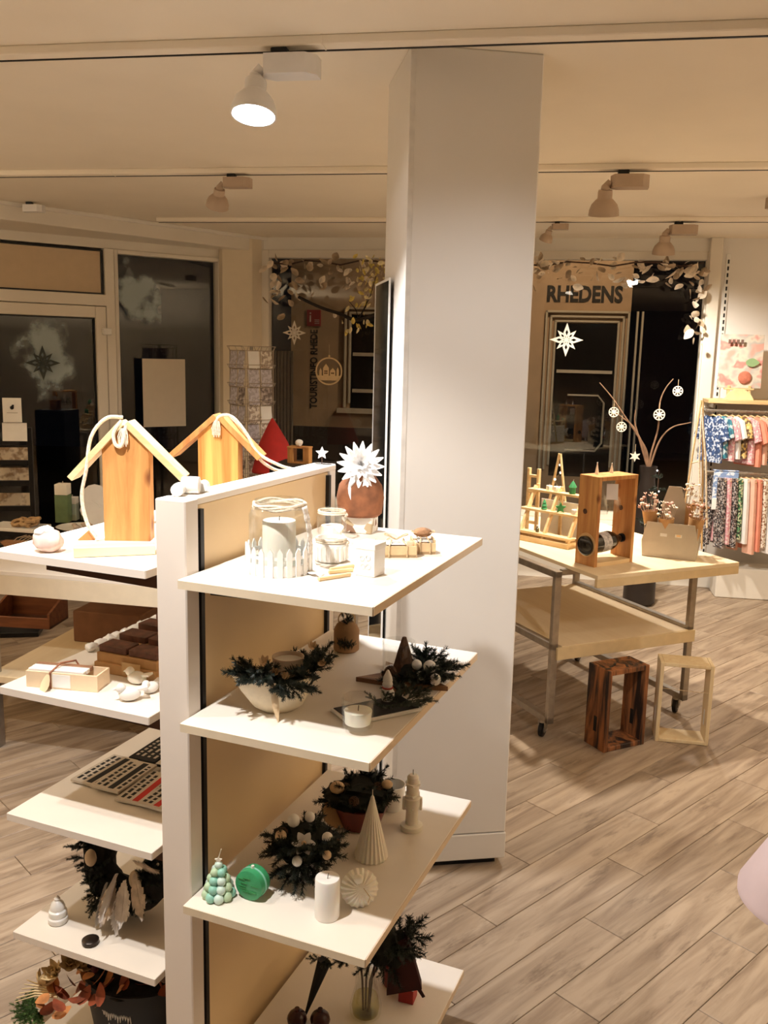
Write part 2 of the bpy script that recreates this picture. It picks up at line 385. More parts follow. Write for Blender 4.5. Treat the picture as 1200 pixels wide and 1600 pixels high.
# snow spray on the door pane, a frosted film
def frost(name, x0, x1, z0, z1, thr, parent, mat):
    return wp(name, x0, x1, z0, z1, -.004, -.002, mat, parent)
fm, nt, N, L_, p = _nt('snow_spray')
tr = N.new('ShaderNodeBsdfTransparent'); df = N.new('ShaderNodeBsdfDiffuse'); df.inputs[0].default_value = (.62, .72, .74, 1); tl = N.new('ShaderNodeBsdfTranslucent'); tl.inputs[0].default_value = (.62, .72, .74, 1)
tc = N.new('ShaderNodeTexCoord'); gr = N.new('ShaderNodeTexGradient'); gr.gradient_type = 'SPHERICAL'; mp = N.new('ShaderNodeMapping'); nz = N.new('ShaderNodeTexNoise')
nz.inputs['Scale'].default_value = 5; nz.inputs['Detail'].default_value = 7
mp.vector_type = 'TEXTURE'
L_.new(tc.outputs['Generated'], mp.inputs[0]); mp.inputs['Location'].default_value = (.5, .5, .5); mp.inputs['Scale'].default_value = (.52, 60, .52)
L_.new(mp.outputs[0], gr.inputs[0]); L_.new(tc.outputs['Object'], nz.inputs['Vector'])
mu = N.new('ShaderNodeMath'); mu.operation = 'ADD'; L_.new(gr.outputs['Fac'], mu.inputs[0])
rm = N.new('ShaderNodeMapRange'); rm.inputs['From Min'].default_value = .30; rm.inputs['From Max'].default_value = .70; rm.inputs['To Min'].default_value = -.55; rm.inputs['To Max'].default_value = .45
L_.new(nz.outputs['Fac'], rm.inputs['Value']); L_.new(rm.outputs[0], mu.inputs[1])
mi = N.new('ShaderNodeMapRange'); mi.interpolation_type = 'SMOOTHSTEP'; mi.inputs['From Min'].default_value = .12; mi.inputs['From Max'].default_value = .62; mi.inputs['To Max'].default_value = .8; L_.new(mu.outputs[0], mi.inputs[0])
ms = N.new('ShaderNodeMixShader'); ad = N.new('ShaderNodeMixShader'); ad.inputs[0].default_value = .35
L_.new(df.outputs[0], ad.inputs[1]); L_.new(tl.outputs[0], ad.inputs[2])
L_.new(mi.outputs[0], ms.inputs[0]); L_.new(tr.outputs[0], ms.inputs[1]); L_.new(ad.outputs[0], ms.inputs[2]); N.remove(p); L_.new(ms.outputs[0], N['Material Output'].inputs[0])
a = lw(18, 620); b = lw(125, 490)
frost('snow_spray', a[0], b[0], a[1]-.05, b[1]+.05, .5, dr, fm)
w1 = bpy.data.objects['window_1']
a = lw(180, 520); b = lw(250, 400); frost('snow_spray', a[0], b[0], a[1], b[1], .5, w1, fm)
# ---- corner pillar
pil = B().prism([(-1.315, 7.155), (-1.285, 7.120), (-1.06, 7.155), (-1.0, 7.235), (-.99, 7.46), (-1.42, 7.46)], H).obj('wall_corner_pillar', M('pillar_paint', (.76, .66, .50), .7, var=.02), smooth=0); struct(pil)
# ---- soffit along the left wall and thin strips on the ceiling
e0, e1 = Z(-60, 305, H), Z(456, 377, H); d = (e1-e0); an = math.atan2(d.y, d.x)
sf = B().box(((d.length)/2, .30, -.055), (d.length+.05, .6, .11), bev=.004).obj('trim_2', frame_white, None, e0, (0, 0, an)); struct(sf)
st = B().box(((d.length)/2, -.012, -.012), (d.length, .03, .024), bev=.003).obj('trim_3', white_paint, None, e0, (0, 0, an)); struct(st)
# ---- column: clad shaft, kick panel, dark recess under it
CA = 9.25; C1 = Vector((.048, 2.733, 0)); CW, CDp = .391, .402
co = struct(link('wall_column', None, None, C1, (0, 0, R(CA))))
colm = M('column_paint', (.76, .72, .66), .55, var=.02, scale=3)
B().box((CW/2, CDp/2, (H+.122)/2), (CW, CDp, H-.122), bev=.004).obj('shaft', colm, co)
B().box((CW/2, CDp/2, .074), (CW+.004, CDp+.004, .092), bev=.003).obj('kick_panel', colm, co)
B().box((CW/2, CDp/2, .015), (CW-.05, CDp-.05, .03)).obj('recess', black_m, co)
B().box((.006, -.0015, (H+.12)/2), (.016, .005, H-.125), bev=.001).obj('corner_bead', M('bead', (.70, .66, .60), .5), co)
# ---- light tracks (beams) on the ceiling
TA = -9.58
def track(y0, x0, x1, hgt, wid, lab):
    t = thing('ceiling_track', lab, 'light track', (0, y0, H), R(TA))
    B().box(((x0+x1)/2, 0, -hgt/2), (x1-x0, wid, hgt), bev=.003).obj('track_body', ceil_paint, t)
    B().box(((x0+x1)/2, wid*.42, -hgt-.0005), (x1-x0, wid*.16, .004)).obj('slot', black_m, t)
    for x in (x0+1.6, x0+3.4):
        if x < x1: B().box((x, 0, -hgt/2), (.004, wid+.004, hgt+.004)).obj('joint', ceil_paint, t)
    return t
TY = (2.668, 4.448, 6.06)
track(TY[0], -3.6, 3.6, .026, .055, 'nearest white ceiling track running above the tall pillar')
track(TY[1], -3.0, 3.6, .026, .055, 'middle white ceiling track behind the pillar')
track(TY[2], -1.6, 3.4, .026, .055, 'farthest white ceiling track in front of the windows')
def on_track(px, py, k, dz=.026):  # point on track k's underside seen at a pixel column
    return PL(px, py, (0, TY[k]), TA)
# ================================================================== TRACK LAMPS
lamp_grey = M('lamp_grey', (.46, .35, .26), .5, var=.04)
lamp_white = M('lamp_white', (.80, .78, .76), .45, var=.03)
bulb_on = M('bulb_face', (.86, .92, 1.0), .3, var=0, emit=28)
bulb_side = M('bulb_face_warm', (1, .9, .75), .3, var=0, emit=9)
def track_lamp(px, py, k, lab, tilt, yaw, flip=1, mat=lamp_grey, power=60, col=(1, .90, .77), ang=80, face=bulb_side, sc=1.0, headless=False):
    p = on_track(px, py, k); p.z = H-.026
    t = thing('track_spotlight', lab, 'spotlight', p, R(TA), 'track spotlights on the ceiling'); t.scale = (sc, sc, sc)
    B().box((0, 0, -.012), (.05, .04, .025), bev=.003).obj('mount', black_m, t)
    bx = B(); bx.prism([(-.07, -.042), (.055, -.042), (.085, -.012), (.085, .042), (-.055, .042), (-.085, .012)], .056, TM(.03*flip, 0, -.078)); bx.obj('adapter_box', mat, t, smooth=20)
    if headless: return t
    hx = -.075*flip
    B().cyl((hx+.02*flip, 0, -.05), (hx-.008*flip, 0, -.078), .016, .016, 12).ball((hx, 0, -.078), .021).obj('knuckle', mat, t)
    h = B().lathe([(.012, .004), (.031, 0), (.033, -.010), (.033, -.036), (.042, -.044), (.058, -.062), (.067, -.086), (.069, -.110), (.064, -.110), (.063, -.103)], 28).obj('hood', mat, t, (hx, 0, -.085), (R(tilt), 0, R(yaw)))
    f = B().lathe([(.0625, -.106), (.062, -.102)], 24).obj('lamp_face', face, h)
    bpy.context.view_layer.update()
    if power:
        m = h.matrix_world
        q = m @ Vector((0, 0, -.118)); d = (m.to_3x3() @ Vector((0, 0, -1))).normalized()
        spot('lamp_light', q, q+d, power, ang, .6, col, .045)
    return t
track_lamp(438, 82, 0, 'lit white track spotlight nearest the camera, glowing downwards', -14, 0, mat=lamp_white, power=115, col=(.95, .97, 1), ang=118, face=bulb_on, sc=.95)
track_lamp(362, 282, 1, 'beige track spotlight tilted to the left, left of the pillar', 34, 35, power=14, ang=85, sc=.82)
track_lamp(974, 275, 1, 'beige bell-shaped track spotlight on the middle track, right of the pillar', 16, 0, power=190, ang=125)
track_lamp(1060, 356, 2, 'small beige bell-shaped track spotlight on the farthest track', 14, 0, power=150, ang=150)
track_lamp(1200, 310, 2, 'beige spotlight adapter cut by the right picture edge', 0, 0, power=0, headless=True, sc=1.0).location = Y(1215, 302, 5.0)
ll = track_lamp(46, 318, 1, 'short pale spotlight adapter on the ceiling above the glass door', 0, 0, mat=lamp_white, power=0, headless=True, sc=.75)
ll.location = Z(46, 316, H-.002)
ll2 = track_lamp(868, 398, 2, 'small beige spotlight hanging in front of the window head, beside the pillar', 28, 40, power=0, sc=.62)
# ================================================================== GONDOLA SHELF
UX, UY, UA = -.405, 1.673, -22.235
def U(u, v, z=0):
    a = R(UA); return Vector((UX+u*math.cos(a)-v*math.sin(a), UY+u*math.sin(a)+v*math.cos(a), z))
g = thing('gondola_shelf', 'double-sided cream shop shelf with tall central panel and end post', 'shelf unit', (UX, UY, 0), R(UA))
TT, ZT, VF = .069, 1.418, .64
B().box((0, .022, ZT/2), (TT, .044, ZT), bev=.0025).obj('end_post', post_lam, g)
B().box((0, VF+.015, ZT/2), (TT*.8, .03, ZT), bev=.002).obj('end_post', post_lam, g)
B().box((0, (VF+.03)/2+.02, ZT-.007), (TT*.9, VF-.02, .014), bev=.002).obj('top_cap', shelf_lam, g)
B().box((0, VF/2+.027, ZT/2-.008), (.040, VF-.054, ZT-.02), bev=.001).obj('back_panel', panel_lam, g)
for s in (-1, 1):
    for v in (.064, VF-.006):
        B().box((s*.0245, v, ZT/2-.01), (.010, .012, ZT-.03)).obj('slot_rail', black_m, g)
RZ = (1.274, .990, .604, .13); LZ = (1.266, .959, .658, .362, .06)
TH = .0185
edge_c = M('cream_edge', (.74, .64, .48), .5, var=.04)
for side, zs in ((1, RZ), (-1, LZ)):
    for z in zs:
        if side == 1: u0, u1, v0, v1 = .036, .434, -.030, .628
        else: u0, u1, v0, v1 = -.477, -.0795, .027, .640
        sh = B().box(((u0+u1)/2, (v0+v1)/2, z-TH/2), (u1-u0, v1-v0, TH-.0006), bev=.0012).obj('shelf_board', shelf_lam, g)
        B().box(((u0+u1)/2, v0-.0004, z-TH/2-.0002), (u1-u0-.002, .0016, TH-.0022)).obj('edge_band', edge_c if side == 1 else post_lam, sh)
        if side == 1: B().box((u1+.0004, (v0+v1)/2, z-TH/2-.0002), (.0016, v1-v0-.002, TH-.0022)).obj('edge_band', edge_lam, sh)
        for v in (.085, .585):
            a, b = (.036, .33) if side == 1 else (-.38, -.036)
            pts = [(a, -.004), (b, -.004), (b, -.034), (a, -.042)] if side == 1 else [(b, -.004), (a, -.004), (a, -.030), (b, -.038)]
            if z < .2: pts = [(x, max(y, -.03)) for x, y in pts]
            m = TM(0, v, z-TH+.004) @ RM('X', 90)
            B().prism(pts, .006, m).obj('bracket', black_m if side == 1 else dark_br, g, smooth=0)
# ---------------------------------------------------------------- greenery helpers
def sprig_mesh(name, L=.1, nl=.014, n=170, seed=0, mat=fir_m, sub=3):
    rnd = random.Random(seed); b = B()
    def line(p0, d, L, n, bend):
        p = Vector(p0); d = Vector(d).normalized(); pts = [p.copy()]; st = 6
        for i in range(st):
            d = (d+Vector((0, 0, bend/st))+Vector((rnd.uniform(-.05, .05), rnd.uniform(-.05, .05), 0))).normalized(); p = p+d*(L/st); pts.append(p.copy())
        b.tube(pts, .0018, 4, r1=.0007)
        for i in range(n):
            t = rnd.random()**.9*st; k = min(int(t), st-1); f = t-k
            q = pts[k].lerp(pts[k+1], f); ax = (pts[k+1]-pts[k]).normalized(); o = ax.orthogonal().normalized(); o.rotate(Matrix.Rotation(rnd.random()*6.283, 3, ax))
            nd = (ax*rnd.uniform(.45, .9)+o).normalized()*nl*rnd.uniform(.7, 1.2); s = nd.cross(ax).normalized()*.0013
            v = [b.bm.verts.new(x) for x in (q-s, q+s, q+nd+s*.4, q+nd-s*.4)]; b.bm.faces.new(v)
        return pts
    pts = line((0, 0, 0), (1, 0, .15), L, n, -.25)
    for i in range(sub):
        k = 1+i; sd = 1 if i % 2 else -1
        line(pts[k], (1, sd*.9, .1), L*(.5-.08*i), n//2, -.2)
    me = b.mesh(name, 0); me.materials.append(mat); return me
SPR = [sprig_mesh('fir_sprig', seed=i) for i in range(3)]
SPRF = [sprig_mesh('frosted_sprig', seed=9+i, mat=fir_frost, nl=.009) for i in range(2)]
def sprig(parent, pos, yaw, pitch, length, kind=SPR, name='fir_sprig', rnd=random):
    s = length/.1
    return link(name, rnd.choice(kind), parent, pos, (rnd.uniform(-.5, .5), R(-pitch), R(yaw)), (s, s, s))
def firs(parent, n, c, rx, length, pitch=(0, 45), kind=SPR, seed=1, arc=(0, 360), name='fir_sprig'):
    rnd = random.Random(seed)
    for i in range(n):
        a = arc[0]+(arc[1]-arc[0])*(i+rnd.uniform(.2, .8))/n
        p = Vector(c)+Vector((math.cos(R(a))*rx*rnd.uniform(.2, .8), math.sin(R(a))*rx*rnd.uniform(.2, .8), rnd.uniform(0, .01)))
        sprig(parent, p, a+rnd.uniform(-20, 20), rnd.uniform(*pitch), length*rnd.uniform(.75, 1.15), kind, name, rnd)
def pinecone_b(r=.018, h=.035):
    b = B()
    for i in range(9):
        z = h*i/9; rr = r*math.sin(.35+2.5*(i/9))
        n = 8
        for k in range(n):
            a = 2*math.pi*(k+.5*(i % 2))/n
            b.prism([(-.004, 0), (.004, 0), (.0025, rr), (-.0025, rr)], .0022, TM(0, 0, z) @ Matrix.Rotation(a, 4, 'Z') @ RM('X', 25))
    b.cyl((0, 0, 0), (0, 0, h*.9), r*.35, r*.15, 8)
    return b
def star_poly(n, r0, r1, rot=90):
    return [((r0 if i % 2 == 0 else r1)*math.cos(R(rot+180*i/n)), (r0 if i % 2 == 0 else r1)*math.sin(R(rot+180*i/n))) for i in range(2*n)]
def petal_b(b, L, W, M, cup=.2, seg=5):
    L_, Rr = [], []
    for i in range(seg+1):
        t = i/seg; wd = W*math.sin(math.pi*min(.08+t*.92, .97))**.8; z = cup*L*t*t
        L_.append(b.bm.verts.new(M @ Vector((t*L, -wd/2, z)))); Rr.append(b.bm.verts.new(M @ Vector((t*L, wd/2, z))))
    for i in range(seg): b.bm.faces.new((L_[i], L_[i+1], Rr[i+1], Rr[i]))
def candle(name, lab, P, r, h, mat=wax_white, group=None, wick=True):
    t = thing(name, lab, 'candle', P, 0, group)
    B().lathe([(r*.96, 0), (r, .002), (r, h-.003), (r*.95, h), (r*.5, h-.002), (r*.1, h-.003)], 28).obj('wax', mat, t)
    if wick: B().tube([(0, 0, h-.004), (.0008, 0, h+.004), (.002, 0, h+.009)], .0008, 5).obj('wick', twig_m, t)
    return t
def H_(px, py, P): return max(Y(px, py, P.y).z-P.z, .01)      # height above P of what is seen at that pixel row
def crumple0(seed, r, sc, amp=.5):
    b = B(); bmesh.ops.create_icosphere(b.bm, subdivisions=3, radius=r)
    for v in b.bm.verts:
        v.co *= 1+amp*noise.noise(v.co/r*2.6+Vector((seed, seed*2, 0))); v.co = Vector((v.co.x*sc[0], v.co.y*sc[1], v.co.z*sc[2]))
    return b
# ================================================================== TOP RIGHT SHELF
Z1 = RZ[0]
# big glass lantern with picket fence
P = Z(436, 891, Z1); k = K(P); r = 50*k; h = 112*k
t = thing('glass_lantern', 'large glass lantern jar with white picket fence foot and ivory pillar candle', 'lantern', P)
B().lathe([(r*1.0, 0), (r*1.02, .004), (r*1.02, .02), (r*.99, .022), (r*.97, .022), (r*.97, .006)], 40).obj('foot', white_cer, t)
for i in range(22):
    a = 2*math.pi*i/22
    B().prism([(-.0055, 0), (.0055, 0), (.0055, .047), (0, .056), (-.0055, .047)], .003, Matrix.Rotation(a, 4, 'Z') @ TM(r*1.0, 0, .0) @ RM('Z', 90) @ RM('X', 90)).obj('picket', white_cer, t)
B().ringprism([((r*1.012)*math.cos(R(i*10)), (r*1.012)*math.sin(R(i*10))) for i in range(36)], [((r*.99)*math.cos(R(i*10)), (r*.99)*math.sin(R(i*10))) for i in range(36)], .006, TM(0, 0, .033)).obj('rail', white_cer, t)
B().lathe([(r*.92, .008), (r*.93, .02), (r*.93, h*.80), (r*.86, h*.88), (r*.74, h*.93), (r*.76, h), (r*.72, h), (r*.70, h*.93), (r*.83, h*.87), (r*.90, h*.80), (r*.90, .02)], 40).obj('glass_body', clear_glass, t)
cw = B().lathe([(26*k, .012), (26*k, 78*k), (25*k, 80*k), (5*k, 79*k)], 30).obj('pillar_candle', wax_white, t)
B().tube([(0, 0, 79*k), (.001, 0, 86*k)], .001, 5).obj('wick', twig_m, cw)
b = B()
for i in range(3):
    b.tube([((r*.80+.002*math.sin(3*a+i))*math.cos(a), (r*.80+.002*math.sin(3*a+i))*math.sin(a), h*.93+.003*i-.003+.0015*math.sin(5*a+i*2)) for a in [2*math.pi*j/40 for j in range(41)]], .0028, 6)
b.obj('neck_band', rope_m, t)
# lace ribbon hanging from the lantern
b = B(); q = []
for j in range(26):
    s = j/25; z = h*.93-(h*.93-.012)*min(1, s*1.25) if s < .8 else .006; x = r*.82+.012*math.sin(s*3)+(.0 if s < .8 else (s-.8)*.18); y = -.02-(.0 if s < .8 else (s-.8)*.15)
    q.append((x, y, z))
ve = []
for j, (x, y, z) in enumerate(q):
    w_ = .010+.002*math.sin(j*2.1); ve.append((b.bm.verts.new((x-.3*w_, y-w_, z+.0015*math.sin(j*1.7))), b.bm.verts.new((x+.3*w_, y+w_, z+.0015*math.cos(j*1.9)))))
for a_, c_ in zip(ve, ve[1:]): b.bm.faces.new((a_[0], a_[1], c_[1], c_[0]))
rb = b.obj('lace_ribbon', M('lace', (.78, .72, .66), .9, var=.3, scale=220), t)
md = rb.modifiers.new('thick', 'SOLIDIFY'); md.thickness = .002
# small jar behind with heart tag
def jar(px, py, wpx, hpx, lab, lid=False, frill=False):
    P = Z(px, py, Z1); k = K(P); r = wpx*k/2; h = hpx*k
    t = thing('tealight_jar', lab, 'jar', P, R(20), 'small white jars on the top shelf')
    B().lathe([(r*.8, 0), (r*.95, .004), (r, h*.2), (r, h*.72), (r*.82, h*.84), (r*.86, h*.9), (r*.86, h), (r*.80, h), (r*.78, h*.84), (r*.93, h*.7), (r*.9, .008)], 28).obj('glass_body', clear_glass if not frill else M('milk_glass', (.85, .82, .77), .25, var=.03), t)
    B().lathe([(r*.70, .008), (r*.72, h*.45), (r*.1, h*.44)], 20).obj('tealight', wax_white, t)
    b = B()
    for i in range(2): b.tube([(r*.9*math.cos(a), r*.9*math.sin(a), h*.86+.004*i) for a in [2*math.pi*j/24 for j in range(25)]], .0022, 5)
    b.obj('twine_wrap', rope_m, t)
    b = B()
    for s in (-1, 1): b.tube([(r*.9, 0, h*.88)]+[(r*.9+.010*math.sin(a*2)*.6, s*.013*(1-math.cos(a)), h*.88-.010*math.sin(a)) for a in [x*.5 for x in range(1, 7)]], .0015, 5)
    b.obj('bow', rope_m, t)
    if frill:
        for i in range(20):
            a = 2*math.pi*i/20
            B().box((r*1.0*math.cos(a), r*1.0*math.sin(a), h*.38), (.004, .006, h*.6), rz=a, bev=.0015).obj('rib', white_cer, t)
    else:
        hp = [(.011*(16*math.sin(x)**3)/16, .011*(13*math.cos(x)-5*math.cos(2*x)-2*math.cos(3*x)-math.cos(4*x))/16) for x in [2*math.pi*i/20 for i in range(20)]]
        B().prism(hp, .003, TM(r*.2, -r*1.02, h*.45) @ RM('X', 90)).obj('heart_tag', white_cer, t)
    return t
jar(518, 843, 46, 50, 'small clear jar with twine bow and white heart tag, behind the ribbed jar')
jar(517, 876, 52, 38, 'low ribbed white jar with twine bow, beside the big lantern', frill=True)
# wooden pegs / sticks
for i, (a, c) in enumerate((((515, 890), (553, 884)), ((513, 894), (552, 890)), ((497, 905), (548, 897)))):
    p0, p1 = Z(*a, Z1+.004), Z(*c, Z1+.004)
    d = p1-p0; o = B().box((d.length/2, 0, 0), (d.length, .007, .007), bev=.0015).obj('wooden_stick', pine_pale, None, p0, (0, 0, math.atan2(d.y, d.x)))
    tag(o, ['rear pale wooden stick lying between ribbed jar and white box', 'middle pale wooden stick lying between ribbed jar and white box', 'front thin pale wooden stick lying apart before the white box'][i], 'stick', 'pale wooden sticks')
# white gift box
P = Z(578, 897, Z1); k = K(P)
t = thing('gift_box', 'upright white embossed gift box with folded lid', 'box', P, R(-28))
bw_, bh = 40*k, 46*k
B().box((0, 0, bh/2), (bw_*.86, bw_*.86, bh), bev=.001).obj('box_body', white_cer, t)
B().box((0, 0, bh+.001), (bw_*.90, bw_*.90, .012), bev=.001).obj('lid', white_cer, t)
for x, z in ((-.006, bh*.62), (.007, bh*.66), (-.004, bh*.35), (.008, bh*.36)):
    B().ringprism([(.0055*math.cos(R(a)), .0055*math.sin(R(a))) for a in range(0, 360, 30)], [(.0042*math.cos(R(a)), .0042*math.sin(R(a))) for a in range(0, 360, 30)], .0015, TM(x, -bw_*.43, z) @ RM('X', 90)).obj('embossing', white_cer, t)
# kraft gift crates with twine
def gift_crate(pxy, L, W, Hh, rz, lab, win):
    P = Z(*pxy, Z1); t = thing('gift_crate', lab, 'gift box', P, R(rz), 'kraft gift crates on the top shelf')
    w_ = M('kraft_light', (.66, .46, .25), .8, var=.15, scale=25)
    B().box((0, 0, .003), (L, W, .006)).obj('base', w_, t)
    for s in (-1, 1):
        B().box((0, s*(W/2-.002), Hh*.36), (L, .004, Hh*.72), bev=.0008).obj('side_board', w_, t)
        B().box((s*(L/2-.002), 0, Hh*.46), (.004, W-.008, Hh*.92), bev=.0008).obj('end_board', w_, t)
    for i in range(win):
        x = -L*.36+L*.72*i/max(1, win-1)
        B().ball((x, random.uniform(-.006, .006), Hh*.62), min(W*.36, L*.17), (1, 1, .72), 10, 7).obj('soap_ball', [white_cer, M('grey_paper', (.50, .47, .43), .9, var=.3, scale=60), gold_m][i % 3], t)
    B().box((0, 0, Hh*.8), (L*.5, W*.8, .0015)).obj('cover_paper', white_cer, t)
    for x in (-L*.2, L*.25):
        B().tube([(x, -W/2-.002, 0.002), (x, -W/2-.002, Hh*.78), (x*.6, -W*.2, Hh*1.0), (x*.8, W*.2, Hh*1.02), (x, W/2+.002, Hh*.78), (x, W/2+.002, .002)], .0015, 5).obj('twine_wrap', twine, t)
    b = B()
    for s in (-1, 1): b.tube([(0, 0, Hh*1.0)]+[(s*(.006+.02*math.sin(a)), .008*math.sin(2*a), Hh+.006+.006*math.sin(a)) for a in [x*.45 for x in range(1, 7)]]+[(0, 0, Hh)], .0014, 5)
    b.obj('bow', twine, t)
    return t
gift_crate((618, 867), .085, .055, .034, 6, 'long kraft gift crate with white balls and twine, left of the round-topped one', 3)
gt = gift_crate((660, 862), .050, .055, .034, 6, 'short kraft gift crate topped by a brown twine ball, beside the bare shelf corner', 2)
B().ball((0, .006, .042), .019, (1.1, 1, .55), 12, 8).obj('twine_ball', M('brown_twine', (.33, .17, .08), .9, var=.4, scale=90, bump=.6), gt)
# floral box + brown vase + white paper flower
P = Z(562, 830, Z1); k = K(P); fb = 26*k
o = B().box((0, 0, fb/2), (.075, .06, fb), bev=.002).obj('floral_box', PRINT('floral_print', [(.8, .74, .64), (.75, .7, .6), (.25, .14, .08), (.8, .74, .66), (.45, .34, .2)], 60), None, P, (0, 0, R(-15)))
tag(o, 'small box with brown floral print under the brown vase', 'box')
V0 = P+Vector((0, 0, fb))
t = thing('paper_flower_vase', 'brown felt vase holding one big white paper dahlia', 'vase', V0)
B().lathe([(30*k, 0), (34*k, .006), (37*k, 28*k), (33*k, 48*k), (24*k, 60*k), (20*k, 66*k), (17*k, 66*k), (14*k, 50*k)], 28).obj('vase_body', M('brown_felt', (.23, .085, .035), .9, var=.3, scale=35, bump=.3), t)
fl_ = link('flower_head', None, t, (0, -.018, 78*k), (R(-18), R(4), 0))
pet_m = M('white_paper', (.88, .86, .84), .8, var=.04)
for ring, (n, L0, el) in enumerate(((16, 38*k, 12), (14, 32*k, 35), (11, 25*k, 58), (8, 16*k, 78))):
    for i in range(n):
        b = B(); petal_b(b, L0, L0*.30, Matrix.Identity(4), .15)
        o = b.obj('petal', pet_m, fl_, (0, -.0, ring*.002), (0, R(-el), R(360*i/n+ring*11)))
        o.rotation_euler = ((Matrix.Rotation(R(90), 3, 'X')) @ Matrix.Rotation(R(360*i/n+ring*11), 3, 'Z') @ Matrix.Rotation(R(-el*.9), 3, 'Y')).to_euler()
B().tube([(0, 0, 40*k), (0, -.008, 60*k), (0, -.016, 76*k)], .003, 6).obj('stem', twig_m, t)
for i, (x, l) in enumerate(((-12, 40), (10, 32))):
    b = B(); petal_b(b, l*k, 15*k, Matrix.Identity(4), .05); o = b.obj('ribbon_tail', pet_m, t, (x*k, -.042, 62*k), (0, R(82), R(-70)))
o = thing('white_star_flower', 'small white felt star flower at the far end of the shelf panel', 'ornament', U(.0, VF+.006, ZT))
B().cyl((0, 0, 0), (0, 0, .018), .0015).obj('stem', twig_m, o)
B().prism(star_poly(5, .017, .008), .004, TM(0, 0, .028) @ RM('X', 80)).obj('star', pet_m, o)
# ================================================================== SECOND RIGHT SHELF
Z2 = RZ[1]
P = Z(436, 1108, Z2); k = K(P)
t = thing('boat_planter', 'cream boat-shaped bowl planted with fir twigs around a frosted candle glass', 'planter', P, R(14))
hull = []; b = B(); n = 20
prof = [(.50, .0), (.74, .15), (.92, .5), (1.0, .86), (1.02, 1.0), (.97, 1.0), (.90, .7), (.6, .25)]
rings = []
for rr, z in prof:
    ring = []
    for i in range(n):
        a = 2*math.pi*i/n; lift = max(0, -math.cos(a))**3*.35*z
        ring.append(b.bm.verts.new((52*k*rr*math.cos(a)*(1.0+.45*max(0, -math.cos(a))**2*z), 33*k*rr*math.sin(a), 55*k*(z+lift*.7))))
    rings.append(ring)
for a_, c_ in zip(rings, rings[1:]):
    for i in range(n): b.bm.faces.new((a_[i], a_[(i+1) % n], c_[(i+1) % n], c_[i]))
b.bm.faces.new(rings[0][::-1]); b.bm.faces.new(rings[-1])
b.obj('bowl', M('cream_ceramic', (.80, .70, .52), .4, var=.12, scale=40), t)
B().ball((0, 0, 42*k), 40*k, (1.05, .65, .25)).obj('moss', M('moss', (.06, .05, .02), .9, var=.5, scale=60, bump=.6), t)
g2 = B().lathe([(16*k, 40*k), (20*k, 44*k), (25*k, 86*k), (23.5*k, 86*k), (19*k, 50*k)], 24).obj('candle_glass', M('frosted_glass', (.62, .48, .36), .5, var=.1, sss=.3), t, (14*k, 0, 0))
B().lathe([(18*k, 50*k), (22.5*k, 80*k), (3*k, 79*k)], 20).obj('wax', wax_white, g2)
crumple0(3, 30*k, (1.5, .8, .45)).obj('shade_core', dark_core, t, (6*k, -6*k, 50*k))
firs(t, 9, (-22*k, -6*k, 50*k), 22*k, .075, (5, 45), seed=3, arc=(120, 300))
firs(t, 9, (34*k, -4*k, 52*k), 20*k, .075, (10, 60), seed=4, arc=(-90, 110))
firs(t, 6, (6*k, -26*k, 46*k), 16*k, .06, (-25, 5), seed=5, arc=(220, 330))
for x, y, z, r_ in ((-26, -22, 84, 13), (-12, -36, 72, 10), (50, -8, 100, 11), (36, -36, 66, 10), (62, -20, 76, 10), (4, -40, 66, 9)):
    bb = B()
    for i in range(7): petal_b(bb, r_*k, r_*.55*k, Matrix.Rotation(2*math.pi*i/7, 4, 'Z') @ RM('Y', -25), .4)
    bb.obj('dried_flower', gold_m, t, (x*k, y*k, z*k), (R(40), 0, 0))
b = B(); petal_b(b, 58*k, 12*k, Matrix.Identity(4), .0); b.obj('ribbon_tail', M('cream_ribbon', (.78, .60, .38), .7), t, (-14*k, -34*k, 56*k), (0, R(72), R(-70)))
# small lantern with greenery at the back
P = Z(541, 1016, Z2); k = K(P)
t = thing('clay_lantern', 'small brown lantern pot filled with frosted greenery near the shelf back', 'lantern', P)
B().lathe([(17*k, 0), (20*k, .004), (20*k, 34*k), (16*k, 42*k), (10*k, 47*k), (7*k, 46*k)], 18).obj('pot', M('brown_clay', (.34, .20, .10), .7, var=.2), t)
B().ringprism([(14*k*math.cos(R(a)), 14*k*math.sin(R(a))) for a in range(0, 360, 20)], [(12*k*math.cos(R(a)), 12*k*math.sin(R(a))) for a in range(0, 360, 20)], .003, TM(0, 0, 50*k) @ RM('X', 90)).obj('handle', twine, t)
firs(t, 8, (0, -18*k, 6*k), 12*k, .032, (50, 85), SPRF, seed=6, arc=(180, 360), name='frosted_sprig')
firs(t, 5, (0, 0, 42*k), 8*k, .03, (30, 80), SPR, seed=7)
